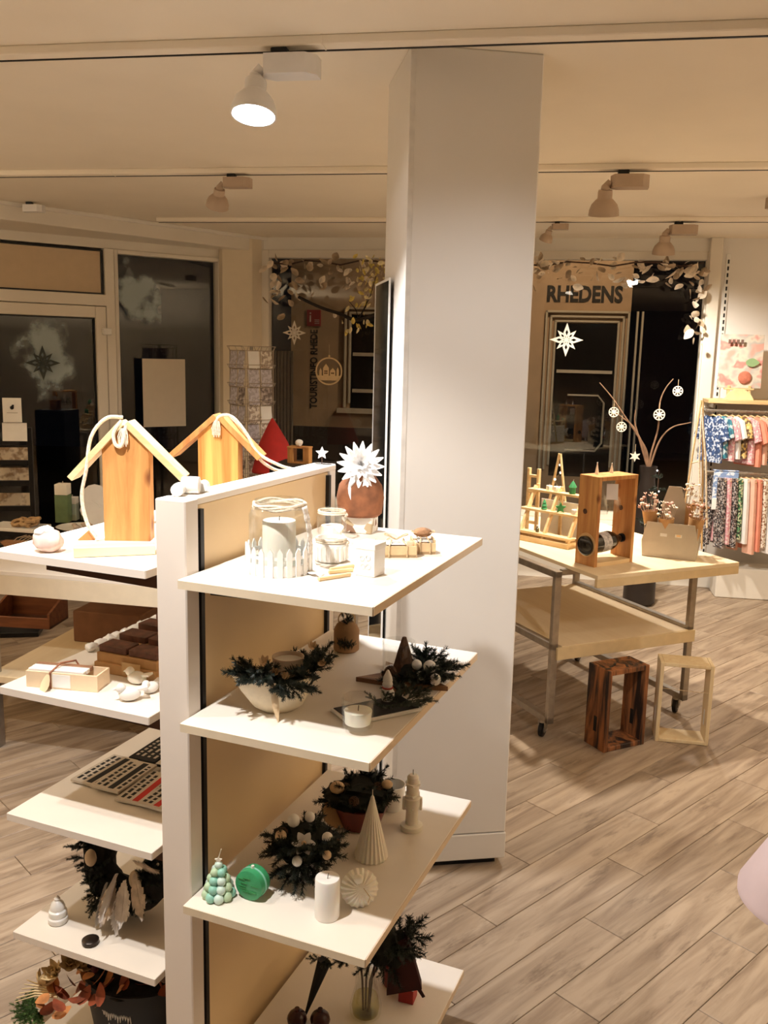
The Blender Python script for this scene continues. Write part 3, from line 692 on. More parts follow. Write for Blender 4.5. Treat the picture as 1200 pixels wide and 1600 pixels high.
# star slab with fir, cones, baubles and glass
P = Z(632, 1064, Z2); k = K(P)
t = thing('star_slab_arrangement', 'wooden star slab with fir, white baubles and a tealight glass at the shelf back', 'arrangement', P, R(-15))
B().prism(star_poly(5, 76*k, 36*k, 200), .010).obj('star_slab', WOOD('star_wood', (.40, .22, .10), (.16, .07, .03), 8, 'X'), t)
B().lathe([(24*k, .011), (25*k, .014), (27*k, 58*k), (25.5*k, 58*k), (23.5*k, .018)], 24).obj('tealight_glass', clear_glass, t, (-14*k, 16*k, 0))
b = B().lathe([(16*k, .014), (15*k, 20*k), (9*k, 45*k), (3*k, 66*k)], 12, flute=.12).obj('cone_tree', cone_m, t, (-6*k, 16*k, 0))
crumple0(4, 28*k, (1.3, .9, .5)).obj('shade_core', dark_core, t, (30*k, -4*k, .022))
firs(t, 10, (34*k, -4*k, .018), 26*k, .075, (5, 40), seed=11, arc=(-110, 120))
firs(t, 6, (10*k, -22*k, .016), 20*k, .05, (0, 30), seed=12, arc=(180, 330))
firs(t, 4, (30*k, 14*k, .02), 16*k, .06, (30, 70), seed=13, arc=(20, 160))
for x, y, z, r_ in ((44, -22, 36, 10), (56, -36, 22, 9), (22, -14, 34, 8), (34, -38, 26, 7)):
    B().ball((x*k, y*k, z*k), r_*k).obj('bauble', white_cer, t)
pcm = pinecone_b(.014, .03).mesh('pine_cone'); pcm.materials.append(cone_m)
for x, y, z in ((8, -8, 14), (20, 22, 16), (-30, -22, 14)): link('pine_cone', pcm, t, (x*k, y*k, z*k), (R(60), 0, R(x*9)))
# slate tray with tealight glass, snowman and frosted fir
P = Z(588, 1112, Z2); k = K(P)
t = thing('slate_tray', 'black tray with white rim carrying frosted fir twigs', 'tray', P, R(-6))
B().box((0, 0, .004), (.165, .085, .008), rz=R(37), bev=.003, seg=2).obj('tray_rim', white_cer, t)
B().box((0, 0, .0075), (.156, .077, .003), rz=R(37), bev=.001).obj('tray_plate', M('slate', (.02, .02, .022), .6, var=.5, scale=60), t)
firs(t, 12, (38*k, 14*k, .012), 26*k, .055, (0, 30), SPRF, seed=21, arc=(-70, 140), name='frosted_sprig')
firs(t, 5, (10*k, 0, .012), 12*k, .04, (0, 30), SPRF, seed=22, name='frosted_sprig')
P = Z(559, 1136, Z2+.009); k = K(P)
t = thing('tealight_glass', 'faceted clear glass with a white tealight on the black tray', 'tealight', P, R(15))
B().lathe([(20*k, 0), (24*k, .003), (27*k, 50*k), (25*k, 50*k), (22*k, .010), (18*k, .008)], 10).obj('glass_body', clear_glass, t, smooth=10)
cw = B().lathe([(20*k, .009), (22*k, 28*k), (3*k, 27*k)], 20).obj('tealight', M('tealight_wax', (.88, .86, .76), .5, sss=.3), t)
B().tube([(0, 0, 26*k), (.001, 0, 36*k)], .0009, 5).obj('wick', twig_m, cw)
P = Z(605, 1094, Z2+.009); k = K(P)
t = thing('snowman_figure', 'tiny white snowman figure with tall hat standing on the black tray', 'figurine', P)
B().lathe([(8*k, 0), (11*k, 7*k), (11*k, 14*k), (7*k, 21*k), (8.5*k, 27*k), (6*k, 33*k), (1*k, 35*k)], 16).obj('body', white_cer, t)
B().lathe([(8*k, 32*k), (7*k, 38*k), (2.5*k, 48*k), (.5*k, 50*k)], 14).obj('hat', white_pl, t)
B().tube([(7.5*k*math.cos(a), 7.5*k*math.sin(a), 21*k) for a in [i*.5236 for i in range(13)]], .0022, 5).obj('scarf', M('red_felt', (.40, .06, .05), .9, var=.2), t)
# ================================================================== THIRD RIGHT SHELF
Z3 = RZ[2]
# green ball tree candle
P = Z(342, 1400, Z3); k = K(P)
t = thing('tree_candle', 'mint green tree-shaped candle built of little balls', 'candle', P)
mints = [M('mint_wax', (.30, .62, .50), .5, var=.1, sss=.2), M('pale_mint_wax', (.62, .78, .70), .5, var=.05, sss=.2), M('lime_wax', (.50, .66, .44), .5, var=.05, sss=.2)]
for lv, (n, rr, z) in enumerate(((9, 19, 7), (8, 15.5, 19), (6, 11.5, 31), (4, 7.5, 43), (1, 0, 53))):
    for i in range(n):
        a = 2*math.pi*(i+.5*(lv % 2))/n
        B().ball((rr*k*math.cos(a), rr*k*math.sin(a), z*k), (8.2-.4*lv)*k, seg=10, ring=7).obj('wax_ball', mints[(i+lv) % 3], t)
B().cyl((0, 0, 0), (0, 0, 52*k), 15*k, 4*k, 12).obj('core', mints[1], t)
B().prism(star_poly(5, 6*k, 3*k), .003, TM(0, 0, 62*k) @ RM('X', 90)).obj('star', wax_white, t)
B().tube([(0, 0, 60*k), (.002, 0, 70*k), (.006, 0, 80*k)], .0010, 5).obj('wick', rope_m, t)
# green disc candle
P = Z(395, 1400, Z3); k = K(P)
t = thing('disc_candle', 'round green disc candle standing on its edge with leaf relief', 'candle', P, R(-24))
B().lathe([(22*k, -13*k), (24*k, -12*k), (24*k, 12*k), (22*k, 13*k)], 32, M=TM(0, 0, 24*k) @ RM('X', 90)).obj('wax', M('green_wax', (.045, .32, .13), .45, var=.15, scale=40, sss=.15), t)
b = B()
for i in range(12): b.box((random.uniform(-13, 13)*k, -13.4*k, (24+random.uniform(-13, 13))*k), (.016, .0016, .002), M=None)
b.obj('relief', M('dark_green_wax', (.03, .24, .07), .5), t)
B().lathe([(25*k, -1.5*k), (25*k, 1.5*k)], 32, M=TM(0, 0, 24*k) @ RM('X', 90)).obj('band', M('mint_band', (.25, .6, .45), .5), t)
B().cyl((0, 0, 46*k), (0, 0, 52*k), 2.5*k).obj('wick', wax_white, t)
# white pillar candle, shell candle, cone tree candle
P = Z(511, 1431, Z3); k = K(P); candle('pillar_candle', 'plain white pillar candle at the front of the third right shelf', P, 19.5*k, 66*k, M('pure_wax', (.92, .90, .86), .45, sss=.2, var=.02))
P = Z(563, 1420, Z3); k = K(P)
t = thing('shell_candle', 'cream scallop shell candle leaning beside the white pillar candle', 'candle', P, R(10))
b = B(); nn = 40; rr = 29*k; rings = []
for f, y in ((.12, -.020), (.45, -.019), (.8, -.010), (1.0, .0), (.85, .010), (.3, .014)):
    ring = []
    for i in range(nn):
        a = 2*math.pi*i/nn; q = rr*f*(1+(.045*f if i % 2 else 0)); ring.append(b.bm.verts.new((q*math.cos(a), y-(.0035*f if i % 2 else 0), rr+q*math.sin(a))))
    rings.append(ring)
for a_, c_ in zip(rings, rings[1:]):
    for i in range(nn): b.bm.faces.new((a_[i], a_[(i+1) % nn], c_[(i+1) % nn], c_[i]))
b.bm.faces.new(rings[0][::-1]); b.bm.faces.new(rings[-1])
b.obj('shell', wax_white, t, (0, .006, 0), (R(-20), 0, 0), smooth=12)
B().ball((-.004, .006, .062), .010, (1, .8, 1)).obj('pearl', wax_white, t)
B().tube([(.004, -.012, .052), (.016, -.018, .036), (.012, -.020, .026)], .0009, 5).obj('string', twine, t)
P = Z(580, 1338, Z3); k = K(P)
t = thing('ribbed_tree_candle', 'tall cream ribbed cone tree candle', 'candle', P)
B().lathe([(25*k, 0), (26*k, .003), (2.5*k, 100*k), (.8*k, 103*k)], 44, flute=.035).obj('wax', wax_white, t, smooth=10)
B().cyl((0, 0, 102*k), (0, 0, 112*k), .0009).obj('wick', rope_m, t)
P = Z(643, 1294, Z3); k = K(P)
t = thing('nutcracker_candle', 'cream figure-shaped candle on a round foot at the far shelf end', 'candle', P)
B().lathe([(17*k, 0), (18*k, 3*k), (17*k, 7*k), (11*k, 9*k)], 20).obj('foot', wax_white, t)
B().lathe([(10*k, 8*k), (9.5*k, 30*k), (12*k, 34*k), (12.5*k, 52*k), (9*k, 55*k), (10*k, 68*k), (8.5*k, 72*k), (9*k, 86*k), (6*k, 90*k)], 16).obj('body', wax_white, t)
for s in (-1, 1): B().box((s*13*k, 0, 42*k), (5*k, 8*k, 20*k), bev=.002).obj('arm', wax_white, t)
b = B()
for z in (36, 56, 74): b.prism(star_poly(6, 13*k, 11*k), 2.5*k, TM(0, 0, z*k))
b.obj('trim_band', wax_white, t); B().cyl((0, 0, 88*k), (0, 0, 98*k), .001).obj('wick', twig_m, t)
P = Z(612, 1262, Z3); k = K(P)
t = thing('white_mug', 'white cup with looped handle half hidden behind the fir arrangement', 'cup', P)
B().lathe([(16*k, 0), (20*k, 8*k), (21*k, 40*k), (19.5*k, 40*k), (18*k, 8*k)], 20).obj('cup_body', white_cer, t)
B().tube([(-20*k, -.004, 32*k), (-32*k, -.008, 30*k), (-34*k, -.008, 18*k), (-20*k, -.004, 10*k)], .003, 6).obj('handle', white_cer, t)
# fir arrangement in white pot with white flower
P = Z(477, 1368, Z3); k = K(P)
t = thing('fir_pot', 'white pot of dark fir twigs with a white blossom and baubles', 'arrangement', P)
B().lathe([(22*k, 0), (27*k, .006), (31*k, 36*k), (28*k, 36*k), (22*k, .012)], 24).obj('pot', white_cer, t)
crumple0(5, 42*k, (1.15, 1, .62)).obj('shade_core', dark_core, t, (0, 0, 56*k))
firs(t, 14, (0, -18*k, 60*k), 34*k, .06, (0, 50), seed=34, arc=(170, 370))
firs(t, 16, (0, 0, 38*k), 28*k, .075, (-10, 40), seed=31)
firs(t, 9, (0, 0, 50*k), 20*k, .07, (30, 80), seed=32)
firs(t, 7, (0, -12*k, 34*k), 20*k, .07, (-45, -10), seed=33, arc=(200, 350))
bb = link('blossom', None, t, (2*k, -50*k, 84*k), (R(62), 0, 0))
for i in range(6):
    b = B(); petal_b(b, 19*k, 12*k, Matrix.Rotation(2*math.pi*i/6, 4, 'Z') @ RM('Y', -12), .25); b.obj('petal', pet_m, bb)
B().ball((0, 0, 2*k), 4*k).obj('centre', gold_m, bb)
for x, y, z, r_ in ((-16, -28, 108, 10), (8, -20, 110, 8), (36, -40, 88, 8.5), (-8, -52, 56, 8), (36, -44, 62, 7), (-34, -38, 88, 9)):
    B().ball((x*k, y*k, z*k), r_*k, seg=10, ring=7).obj('bauble', [white_cer, gold_m][int(r_) % 2], t)
for x, y, z in ((-44, -26, 74), (52, -12, 66)): link('pine_cone', pcm, t, (x*k, y*k, z*k), (R(70), 0, R(x*5)))
# red bowl arrangement behind it
P = Z(563, 1288, Z3); k = K(P)
t = thing('red_bowl_arrangement', 'dark red bowl overflowing with fir twigs and cones behind the ribbed cone candle', 'arrangement', P)
B().lathe([(24*k, 0), (30*k, .004), (44*k, 40*k), (41*k, 40*k), (24*k, .01)], 24).obj('bowl', M('dark_red_glaze', (.16, .02, .015), .35, var=.15), t)
crumple0(6, 42*k, (1.2, 1, .5)).obj('shade_core', dark_core, t, (0, 0, 54*k))
firs(t, 14, (0, 0, 44*k), 34*k, .07, (0, 45), seed=41)
firs(t, 7, (0, 0, 54*k), 20*k, .06, (30, 80), seed=42)
for x, y, z in ((-30, -20, 58), (24, -24, 62), (-4, -30, 52)): link('pine_cone', pcm, t, (x*k, y*k, z*k), (R(60), 0, R(x*7)))
for x, y, z, r_ in ((-36, -18, 70, 12), (40, -12, 74, 9)): B().ball((x*k, y*k, z*k), r_*k, (1, .8, .8)).obj('dried_fruit', gold_m, t)
P = Z(528, 1290, Z3); k = K(P)
o = B().lathe([(28*k, 0), (28*k, .012)], 14, M=TM(0, 0, 28*k) @ RM('X', 78)).obj('wood_slice', M('slice_wood', (.55, .34, .16), .7, var=.15), None, P, (0, 0, R(30)))
tag(o, 'round pale wooden slice leaning behind the white fir pot', 'wood slice')
# ================================================================== LOWEST RIGHT SHELF
Z4 = RZ[3]
P = Z(571, 1584, Z4); k = K(P)
t = thing('glass_vase', 'clear glass vase with dark red bow and black fir branches', 'vase', P)
B().lathe([(18*k, 0), (24*k, .004), (25*k, 18*k), (17*k, 50*k), (15*k, 90*k), (17*k, 96*k), (15.5*k, 96*k), (13*k, 60*k), (21*k, 18*k), (18*k, .01)], 24).obj('glass_body', clear_glass, t)
B().lathe([(20*k, .006), (22*k, 16*k), (19*k, 32*k), (2*k, 32*k)], 20).obj('water', GLASS('water', (.9, .86, .6), .08), t)
for x, y, tx, ty in ((-6, 0, -14, 3), (0, 4, 4, 0), (6, -3, 26, 8), (9, 4, 36, 0)):
    B().tube([(x*k*.6, y*k, .01), (x*k, y*k, 60*k), (tx*k, ty*k, 130*k)], .0026, 6).obj('stem', twig_m, t)
crumple0(7, 26*k, (1, .9, 1.4)).obj('shade_core', dark_core, t, (30*k, 0, 118*k))
firs(t, 9, (34*k, 0, 118*k), 24*k, .08, (-30, 60), seed=51, arc=(-70, 110))
firs(t, 6, (26*k, -6*k, 100*k), 14*k, .07, (-60, 10), seed=52)
firs(t, 4, (-22*k, 0, 96*k), 10*k, .05, (-30, 20), seed=53, arc=(120, 240))
mar = M('dark_red_felt', (.040, .006, .006), .9, var=.3)
B().prism([(-24*k, -52*k), (30*k, -40*k), (6*k, 44*k), (-18*k, 34*k)], .034, TM(56*k, .012, 96*k) @ RM('X', 90)).obj('felt_bow', mar, t)
B().prism([(24*k, -40*k), (36*k, -62*k), (32*k, -64*k), (18*k, -42*k)], .004, TM(56*k, .0, 96*k) @ RM('X', 90)).obj('ribbon_tail', mar, t)
P = Z(637, 1560, Z4); k = K(P)
t = thing('red_gift_box', 'small bright red gift cube with white stripe on the lowest shelf', 'gift box', P, R(-18))
red = M('red_paper', (.42, .025, .02), .5, var=.1); B().box((0, 0, 14*k), (24*k, 24*k, 28*k), bev=.001).obj('box_body', red, t)
B().box((0, 0, 25*k), (24.6*k, 24.6*k, 2*k)).obj('ribbon', white_pl, t); B().box((0, 0, 28.4*k), (5*k, 5*k, 1*k)).obj('ribbon_knot', white_pl, t)
P = Z(612, 1538, Z4); k = K(P)
t = thing('red_candle_cup', 'dark red round cup behind the red gift cube', 'cup', P)
B().lathe([(12*k, 0), (14*k, 3*k), (15*k, 36*k), (13*k, 36*k), (12*k, 6*k)], 18).obj('cup_body', M('wine_red', (.22, .012, .012), .3), t)
P = Z(475, 1592, Z4); k = K(P)
t = thing('black_cone_stick', 'slim black cone ornament leaning against the panel', 'ornament', P)
b = B().cyl((0, 0, 0), (30*k, .02, 92*k), .0015, 11*k, 10); b.obj('cone', M('black_felt', (.008, .007, .007), .8), t)
firs(t, 5, (30*k, .02, 90*k), 6*k, .035, (-10, 50), seed=61)
P = Z(500, 1606, Z4); k = K(P)
for i, dx in enumerate((0, -36)):
    o = B().ball((0, 0, 15*k), 16*k, (1, 1, .95)).cyl((0, 0, 28*k), (0, 0, 34*k), 4*k).obj('dark_bauble', M('wine_bauble', (.04, .008, .008), .25), None, P+Vector((dx*k, 0, 0)))
    tag(o, ['right dark wine-red bauble at the bottom picture edge', 'left dark wine-red bauble at the bottom picture edge'][i], 'bauble', 'wine-red baubles')
# ================================================================== TOP LEFT SHELF
ZL = LZ
SPRM = [sprig_mesh('green_sprig', seed=22, mat=M('green_moss_needles', (.07, .13, .03), .9, var=.4), nl=.012)]
SPRG = [sprig_mesh('moss_sprig', seed=20, mat=M('pale_moss_needles', (.32, .46, .24), .9, var=.3), nl=.010)]
def birdhouse(P, k, rz, lab, wood, roofm, bw_, bh, spanl, spanr, rope):
    t = thing('wooden_house', lab, 'wooden house', P, R(rz), 'wooden rope houses')
    W_, D_ = bw_*k, 30*k
    top = bh*k
    B().prism([(-W_/2, 0), (W_/2, 0), (W_/2, top*.86), (0, top), (-W_/2, top*.86)], D_, RM('X', 90) @ TM(0, 0, -D_/2)).obj('house_block', wood, t, smooth=0)
    for s, sp in ((-1, spanl), (1, spanr)):
        L = math.hypot(sp[0]*k, sp[1]*k); an = math.atan2(-sp[1], sp[0])
        m = TM(0, 0, top+.004) @ (RM('Y', math.degrees(-an)) if s > 0 else RM('Z', 180) @ RM('Y', math.degrees(-an)))
        B().box((L/2, 0, .007), (L, D_*1.45, .014), bev=.001, M=m).obj('roof_board', roofm, t)
    for i, pts in enumerate(rope):
        B().tube(CR([(x*k, y, z*k) for x, y, z in pts]), .0042, 7).obj('rope', rope_m, t)
    b = B()
    for i in range(7):
        a = i*.9; b.tube([(.002*i-.006, -D_*.6-.004, top-.002), (.0035*i-.012, -D_*.75, top-.02-.004*(i % 3)), (.003*i-.010, -D_*.72, top-.038-.005*(i % 2))], .0014, 5)
    b.obj('rope_tassel', rope_m, t)
    return t
P = Z(203, 842, ZL[0]); k = K(P)
D_ = .5*30*k
birdhouse(P, k, 2, 'near wooden house block with pale plank roof and hanging rope on the left shelf', pine_wood, pine_pale, 70, 176, (80, 86), (84, 84),
    [[(-4, -.01, 190), (-28, -.02, 188), (-50, -.025, 160), (-58, -.03, 110), (-66, -.03, 70), (-60, -.03, 30), (-46, -.03, 6)], [(-3, -.028, 186), (-14, -.034, 168), (-12, -.034, 150), (-2, -.034, 150), (4, -.03, 180)]])
P2 = U(-.10, .55, 0); P2.z = ZL[0]; P2 = Vector((Y(345, 760, 2.32).x, 2.32, ZL[0])); k2 = K(P2)
hh = H_(345, 655, P2)/k2
birdhouse(P2, k2, -4, 'rear wooden house block with dark grained front behind the shelf panel', WOOD('striped_pine', (.80, .46, .13), (.50, .17, .03), 4, 'Z', contrast=(.4, .62), stretch=.04), pine_wood, 62, hh, (70, 62), (62, 62),
    [[(-6, -.03, hh-22), (2, -.034, hh+4), (22, -.03, hh+6), (44, -.03, hh-18), (62, -.03, hh-48), (96, -.03, hh-66), (116, -.02, hh-72)], [(10, .02, hh+6), (40, .0, hh-20), (60, 0, hh-58), (88, 0, hh-76), (112, 0, hh-74)]])
# cream plank in front
P = Z(178, 866, ZL[0]); d0 = Z(115, 872, ZL[0]); d1 = Z(243, 867, ZL[0]); d = d1-d0; an = math.atan2(d.y, d.x); k = K(d0)
o = B().box((d.length/2, .018, .011), (d.length, .036, .021), bev=.0015).obj('cream_plank', M('cream_board', (.86, .78, .50), .6, var=.03), None, d0, (0, 0, an))
tag(o, 'cream painted plank lying before the near wooden house', 'plank')
# pink white pouch
P = Z(76, 862, ZL[0]); k = K(P)
t = thing('paper_pouch', 'crumpled white and pale pink paper bag on the left shelf end', 'bag', P)
def crumple(seed, n=2, r=1.0, sc=(1, 1, 1), amp=.18):
    b = B(); bmesh.ops.create_icosphere(b.bm, subdivisions=n, radius=r)
    for v in b.bm.verts:
        q = noise.noise(v.co/r*1.9+Vector((seed, seed*2, 0))); v.co *= 1+amp*q; v.co = Vector((v.co.x*sc[0], v.co.y*sc[1], v.co.z*sc[2]))
    return b
crumple(3, 3, 22*k, (1.05, .9, .85)).obj('bag_body', M('pinkish_paper', (.86, .66, .60), .7, var=.15, scale=25), t, (0, 0, 18*k))
crumple(5, 2, 15*k, (1.1, .9, .6), .3).obj('bag_fold', M('white_tissue', (.88, .87, .85), .8, var=.05), t, (-5*k, -2*k, 32*k))
# little wooden wedge and hearts
P = Z(136, 842, ZL[0]); k = K(P)
o = B().prism([(-13*k, 0), (13*k, 0), (3*k, 14*k)], .015, RM('X', 90)).obj('wooden_wedge', pine_wood, None, P, (0, 0, R(12)))
tag(o, 'tiny pine wedge lying beside the near wooden house', 'wedge')
for i, (px, py, r_) in enumerate(((268, 774, 10), (283, 765, 13), (297, 771, 9))):
    Q = U(-.052-.0*i, .10+.05*i, 0); Q = Z(px, py+3, ZT); Q = Vector((Q.x, Q.y, ZT)); k = K(Q)
    o = B().lathe([(r_*k, -r_*k), (r_*1.05*k, 0), (r_*k, r_*k)], 14, M=TM(0, 0, r_*k*1.05) @ RM('X', 90) @ RM('Y', 60*i)).obj('white_spool', white_cer, None, U(-.012+.006*i, .045+.034*i, ZT), (0, 0, R(30*i)))
    tag(o, ['left of three small white wooden spools on the end post top', 'middle of three small white wooden spools on the end post top', 'right of three small white wooden spools on the end post top'][i], 'spool', 'white spools on the post')
# ================================================================== SECOND LEFT SHELF
P = Z(107, 1070, ZL[1]); k = K(P)
t = thing('slatted_gift_box', 'pale wooden gift box with white labels and brown ribbon on the second left shelf', 'gift box', P, R(-9))
L, W_, Hh = 118*k, .055, 26*k
pw = M('pale_veneer', (.80, .62, .42), .6, var=.08)
B().box((0, .027, Hh/2), (L, .004, Hh)).obj('back_board', pw, t); B().box((0, -.027, Hh/2), (L, .004, Hh), bev=.0006).obj('front_board', pw, t)
for s in (-1, 1): B().box((s*(L/2-.002), 0, Hh/2), (.004, .05, Hh)).obj('end_board', pw, t)
B().box((0, 0, .002), (L, .05, .004)).obj('base', pw, t)
for i in range(3): B().box((-L*.1, -.015+.016*i, Hh*.96), (L*.78, .013, .010), bev=.001).obj('soap_bar', [white_cer, white_cer, M('brown_soap', (.30, .15, .08), .6, var=.3)][i], t)
B().box((0, -.0295, Hh*.5), (L*.25, .001, Hh*.8)).obj('white_label', white_cer, t)
B().tube([(-L*.15, -.031, 0.001), (-L*.15, -.031, Hh), (-L*.10, 0, Hh+.012), (L*.02, .03, Hh+.01), (L*.10, .033, Hh*.6)], .0024, 5).obj('ribbon', M('brown_ribbon', (.26, .10, .05), .8, var=.4, scale=90), t)
b = B(); petal_b(b, 34*k, 22*k, Matrix.Identity(4), .1); b.obj('ribbon_tail', M('cream_ribbon2', (.78, .62, .4), .7), t, (-L*.17, -.033, Hh*.9), (0, R(70), R(-120)))
P = Z(206, 1030, ZL[1]); k = K(P)
t = thing('cardboard_display', 'cardboard counter display carrying rows of brown engraved bars', 'display', U(-.27, .34, ZL[1]), R(UA))
B().box((0, 0, .012), (.17, .30, .024), bev=.001).obj('tray', kraft, t)
for i in range(4): B().box((0, -.11+.072*i, .034+.006*i), (.165, .066, .022), bev=.001).obj('step', kraft, t)
brn = M('brown_engraved', (.13, .05, .03), .6, var=.5, scale=45)
for i in range(4):
    for j in range(2): B().box((-.043+.084*j, -.112+.072*i, .0535+.006*i), (.076, .050, .016), bev=.0015, M=None).obj('engraved_bar', brn, t, rot=(0, 0, 0))
B().box((.02, -.151, .020), (.05, .002, .030)).obj('card_front', M('light_kraft', (.60, .40, .2), .8), t)
def bird(px, py, z, lab, s=1., rz=0, body=white_cer):
    P = Z(px, py, z); k = K(P)*s
    t = thing('ceramic_bird', lab, 'figurine', P, R(rz), 'white ceramic birds')
    B().ball((0, 0, 11*k), 13*k, (1.35, 1, .85), 14, 10).ball((-13*k, 0, 21*k), 8*k, seg=12, ring=8).obj('body', body, t)
    B().cyl((-20*k, 0, 21*k), (-26*k, 0, 19*k), 3*k, .4*k, 8).obj('beak', body, t)
    B().prism([(10*k, -5*k), (28*k, -8*k), (28*k, 8*k), (10*k, 5*k)], 4*k, TM(0, 0, 12*k) @ RM('Y', -12)).obj('tail', body, t)
bird(203, 1094, ZL[1], 'white ceramic bird nearest the front on the second left shelf', 1.0, 20)
bird(236, 1082, ZL[1], 'white ceramic bird next to the post on the second left shelf', .8, 60)
bird(214, 1068, ZL[1], 'cream ceramic bird behind the two white birds', .9, -15, wax_white)
t = thing('cotton_garland', 'fluffy white cotton garland along the back edge of the second left shelf', 'garland', U(-.455, .30, ZL[1]), R(UA))
for i in range(9): crumple(i, 2, .014, (1, 1.3, .8), .35).obj('cotton_ball', white_cer, t, (.0, i*.032, .012))
B().tube([(0, -.01+.03*i, .012) for i in range(10)], .0015, 5).obj('string', twine, t)
# ================================================================== THIRD LEFT SHELF: printed wooden signs
sign_face = M('sign_face', (.62, .55, .46), .7, var=.05); blk = M('ink_black', (.012, .012, .013), .7); redk = M('ink_red', (.55, .03, .02), .7)
spec = [((-.405, .275), 'k', 'light printed wooden sign with black stripe, leftmost on the third left shelf'), ((-.335, .262), 'k', 'light printed wooden sign with black stripe, second from the left on the third left shelf'),
        ((-.255, .245), 'r', 'light printed wooden sign with red stripe, left of its twin by the post'), ((-.183, .238), 'r', 'light printed wooden sign with red stripe, nearest the post'),
        ((-.36, .435), 'b', 'black printed wooden sign at the back of the third left shelf'), ((-.272, .42), 'h', 'half black printed wooden sign at the back near the post')]
for i, ((u, v), kind, lab) in enumerate(spec):
    t = thing('wooden_sign', lab, 'sign', U(u, v, ZL[2]+.0), R(UA+3*(i % 3)-2), 'printed wooden signs')
    hgt = .004 if i % 2 == 0 else .010
    B().box((0, 0, .003+hgt), (.078, .155, .006), bev=.0006).obj('board', sign_face if kind in 'kr' else blk, t)
    if hgt > .005: B().box((0, 0, hgt/2), (.06, .12, hgt)).obj('under_board', sign_face, t)
    b = B()
    z = .0062+hgt
    if kind in 'kr':
        b.box((.012, .0, z), (.016, .140, .0006)).obj('stripe', blk if kind == 'k' else redk, t, smooth=0)
        b = B(); rnd = random.Random(i)
        for xx in (-.026, -.010, .030):
            y = -.065
            while y < .06:
                l = rnd.uniform(.006, .02); b.box((xx, y+l/2, z), (.008, l, .0006)); y += l+.006
        b.obj('lettering', blk, t, smooth=0)['kind'] = 'stuff'
    else:
        rnd = random.Random(i)
        for xx in (-.026, -.010, .008, .026):
            y = -.06
            while y < .05:
                l = rnd.uniform(.006, .02); b.box((xx, y+l/2, z), (.007, l, .0006)); y += l+.008
        b.obj('lettering', sign_face, t, smooth=0)['kind'] = 'stuff'
        if kind == 'h': B().box((.0, -.042, z-.0001), (.076, .066, .0006)).obj('light_half', sign_face, t, smooth=0)
# ================================================================== FOURTH LEFT SHELF
P = Z(91, 1440, ZL[3]); k = K(P)
t = thing('beehive_pot', 'small white beehive-shaped pot with tiny knob on the fourth left shelf', 'pot', P)
B().lathe([(13*k, 0), (15*k, 3*k), (15*k, 9*k), (13*k, 11*k), (14*k, 14*k), (13.5*k, 20*k), (11*k, 22*k), (11.5*k, 26*k), (9*k, 33*k), (4*k, 37*k)], 22).obj('pot', white_cer, t)
B().lathe([(4*k, 36*k), (5*k, 40*k), (1*k, 45*k)], 12).obj('knob', white_cer, t)
P = Z(178, 1462, ZL[3]); k = K(P)
t = thing('feather_wreath', 'dark wreath leaning with white feathers, cream eggs and mossy tuft on the fourth left shelf', 'wreath', U(-.290, .20, ZL[3]), R(UA))
Rw = .122; ctr = Vector((0, .02, Rw+.012))
dk = M('black_moss', (.010, .009, .008), .9, var=.7, scale=60, bump=.8)
mm = TM(*ctr) @ RM('X', 72)
b = B(); nn, mn = 40, 10; rings = []
for i in range(nn):
    a = 2*math.pi*i/nn; ring = []
    for j in range(mn):
        c = 2*math.pi*j/mn; rr = .040*(1+.18*noise.noise(Vector((math.cos(a)*3, math.sin(a)*3, c))))
        ring.append(b.bm.verts.new(mm @ Vector(((Rw-.03+rr*math.cos(c))*math.cos(a), (Rw-.03+rr*math.cos(c))*math.sin(a), rr*math.sin(c)))))
    rings.append(ring)
for i in range(nn):
    for j in range(mn): b.bm.faces.new((rings[i][j], rings[(i+1) % nn][j], rings[(i+1) % nn][(j+1) % mn], rings[i][(j+1) % mn]))
b.obj('wreath_ring', dk, t)
rnd = random.Random(5)
for i in range(70):
    a = rnd.uniform(0, 6.28); p = mm @ Vector(((Rw+rnd.uniform(-.05, .0))*math.cos(a), (Rw+rnd.uniform(-.05, .0))*math.sin(a), rnd.uniform(.015, .04)))
    sprig(t, p, rnd.uniform(180, 360), rnd.uniform(-40, 60), .045, SPR, 'fir_sprig', rnd)
def feather(parent, p, rot, L, mat):
    b = B(); b.tube([(0, 0, 0), (L*.5, 0, .004), (L, 0, 0)], .0007, 4)
    for i in range(26):
        s = i/25
        for sd in (-1, 1):
            w_ = L*.22*math.sin(math.pi*min(.95, s*.9+.1))*random.uniform(.7, 1.1); x = s*L*.95
            b.quad((x, 0, .002), (x+L*.05, 0, .002), (x+L*.08+w_*.5, sd*w_, .006), (x+w_*.45, sd*w_, .004))
    b.obj('feather', mat, parent, p, rot, smooth=0)
fea = M('white_feather', (.86, .80, .74), .9, var=.15, scale=50); fea2 = M('grey_feather', (.55, .46, .38), .9, var=.3, scale=50)
for i, (x, y, z, ry, rz) in enumerate(((-.02, -.045, .115, 65, -100), (.012, -.05, .125, 72, -75), (-.045, -.045, .10, 75, -120), (.03, -.04, .14, 40, -40), (-.01, -.05, .135, 55, -90), (.0, -.055, .10, 80, -80), (.02, -.03, .165, -10, -20))):
    feather(t, (x+.045, y-.02, z+.01), (R(20*i), R(ry), R(rz)), .105, fea if i % 3 else fea2)
for x, y, z, r_ in ((-.065, -.045, .145, .017), (.055, -.035, .115, .018), (.0, -.03, .20, .016)):
    B().ball((x, y, z), r_, (.85, .8, 1.25)).obj('egg', M('cream_egg', (.66, .52, .36), .6, var=.1), t)
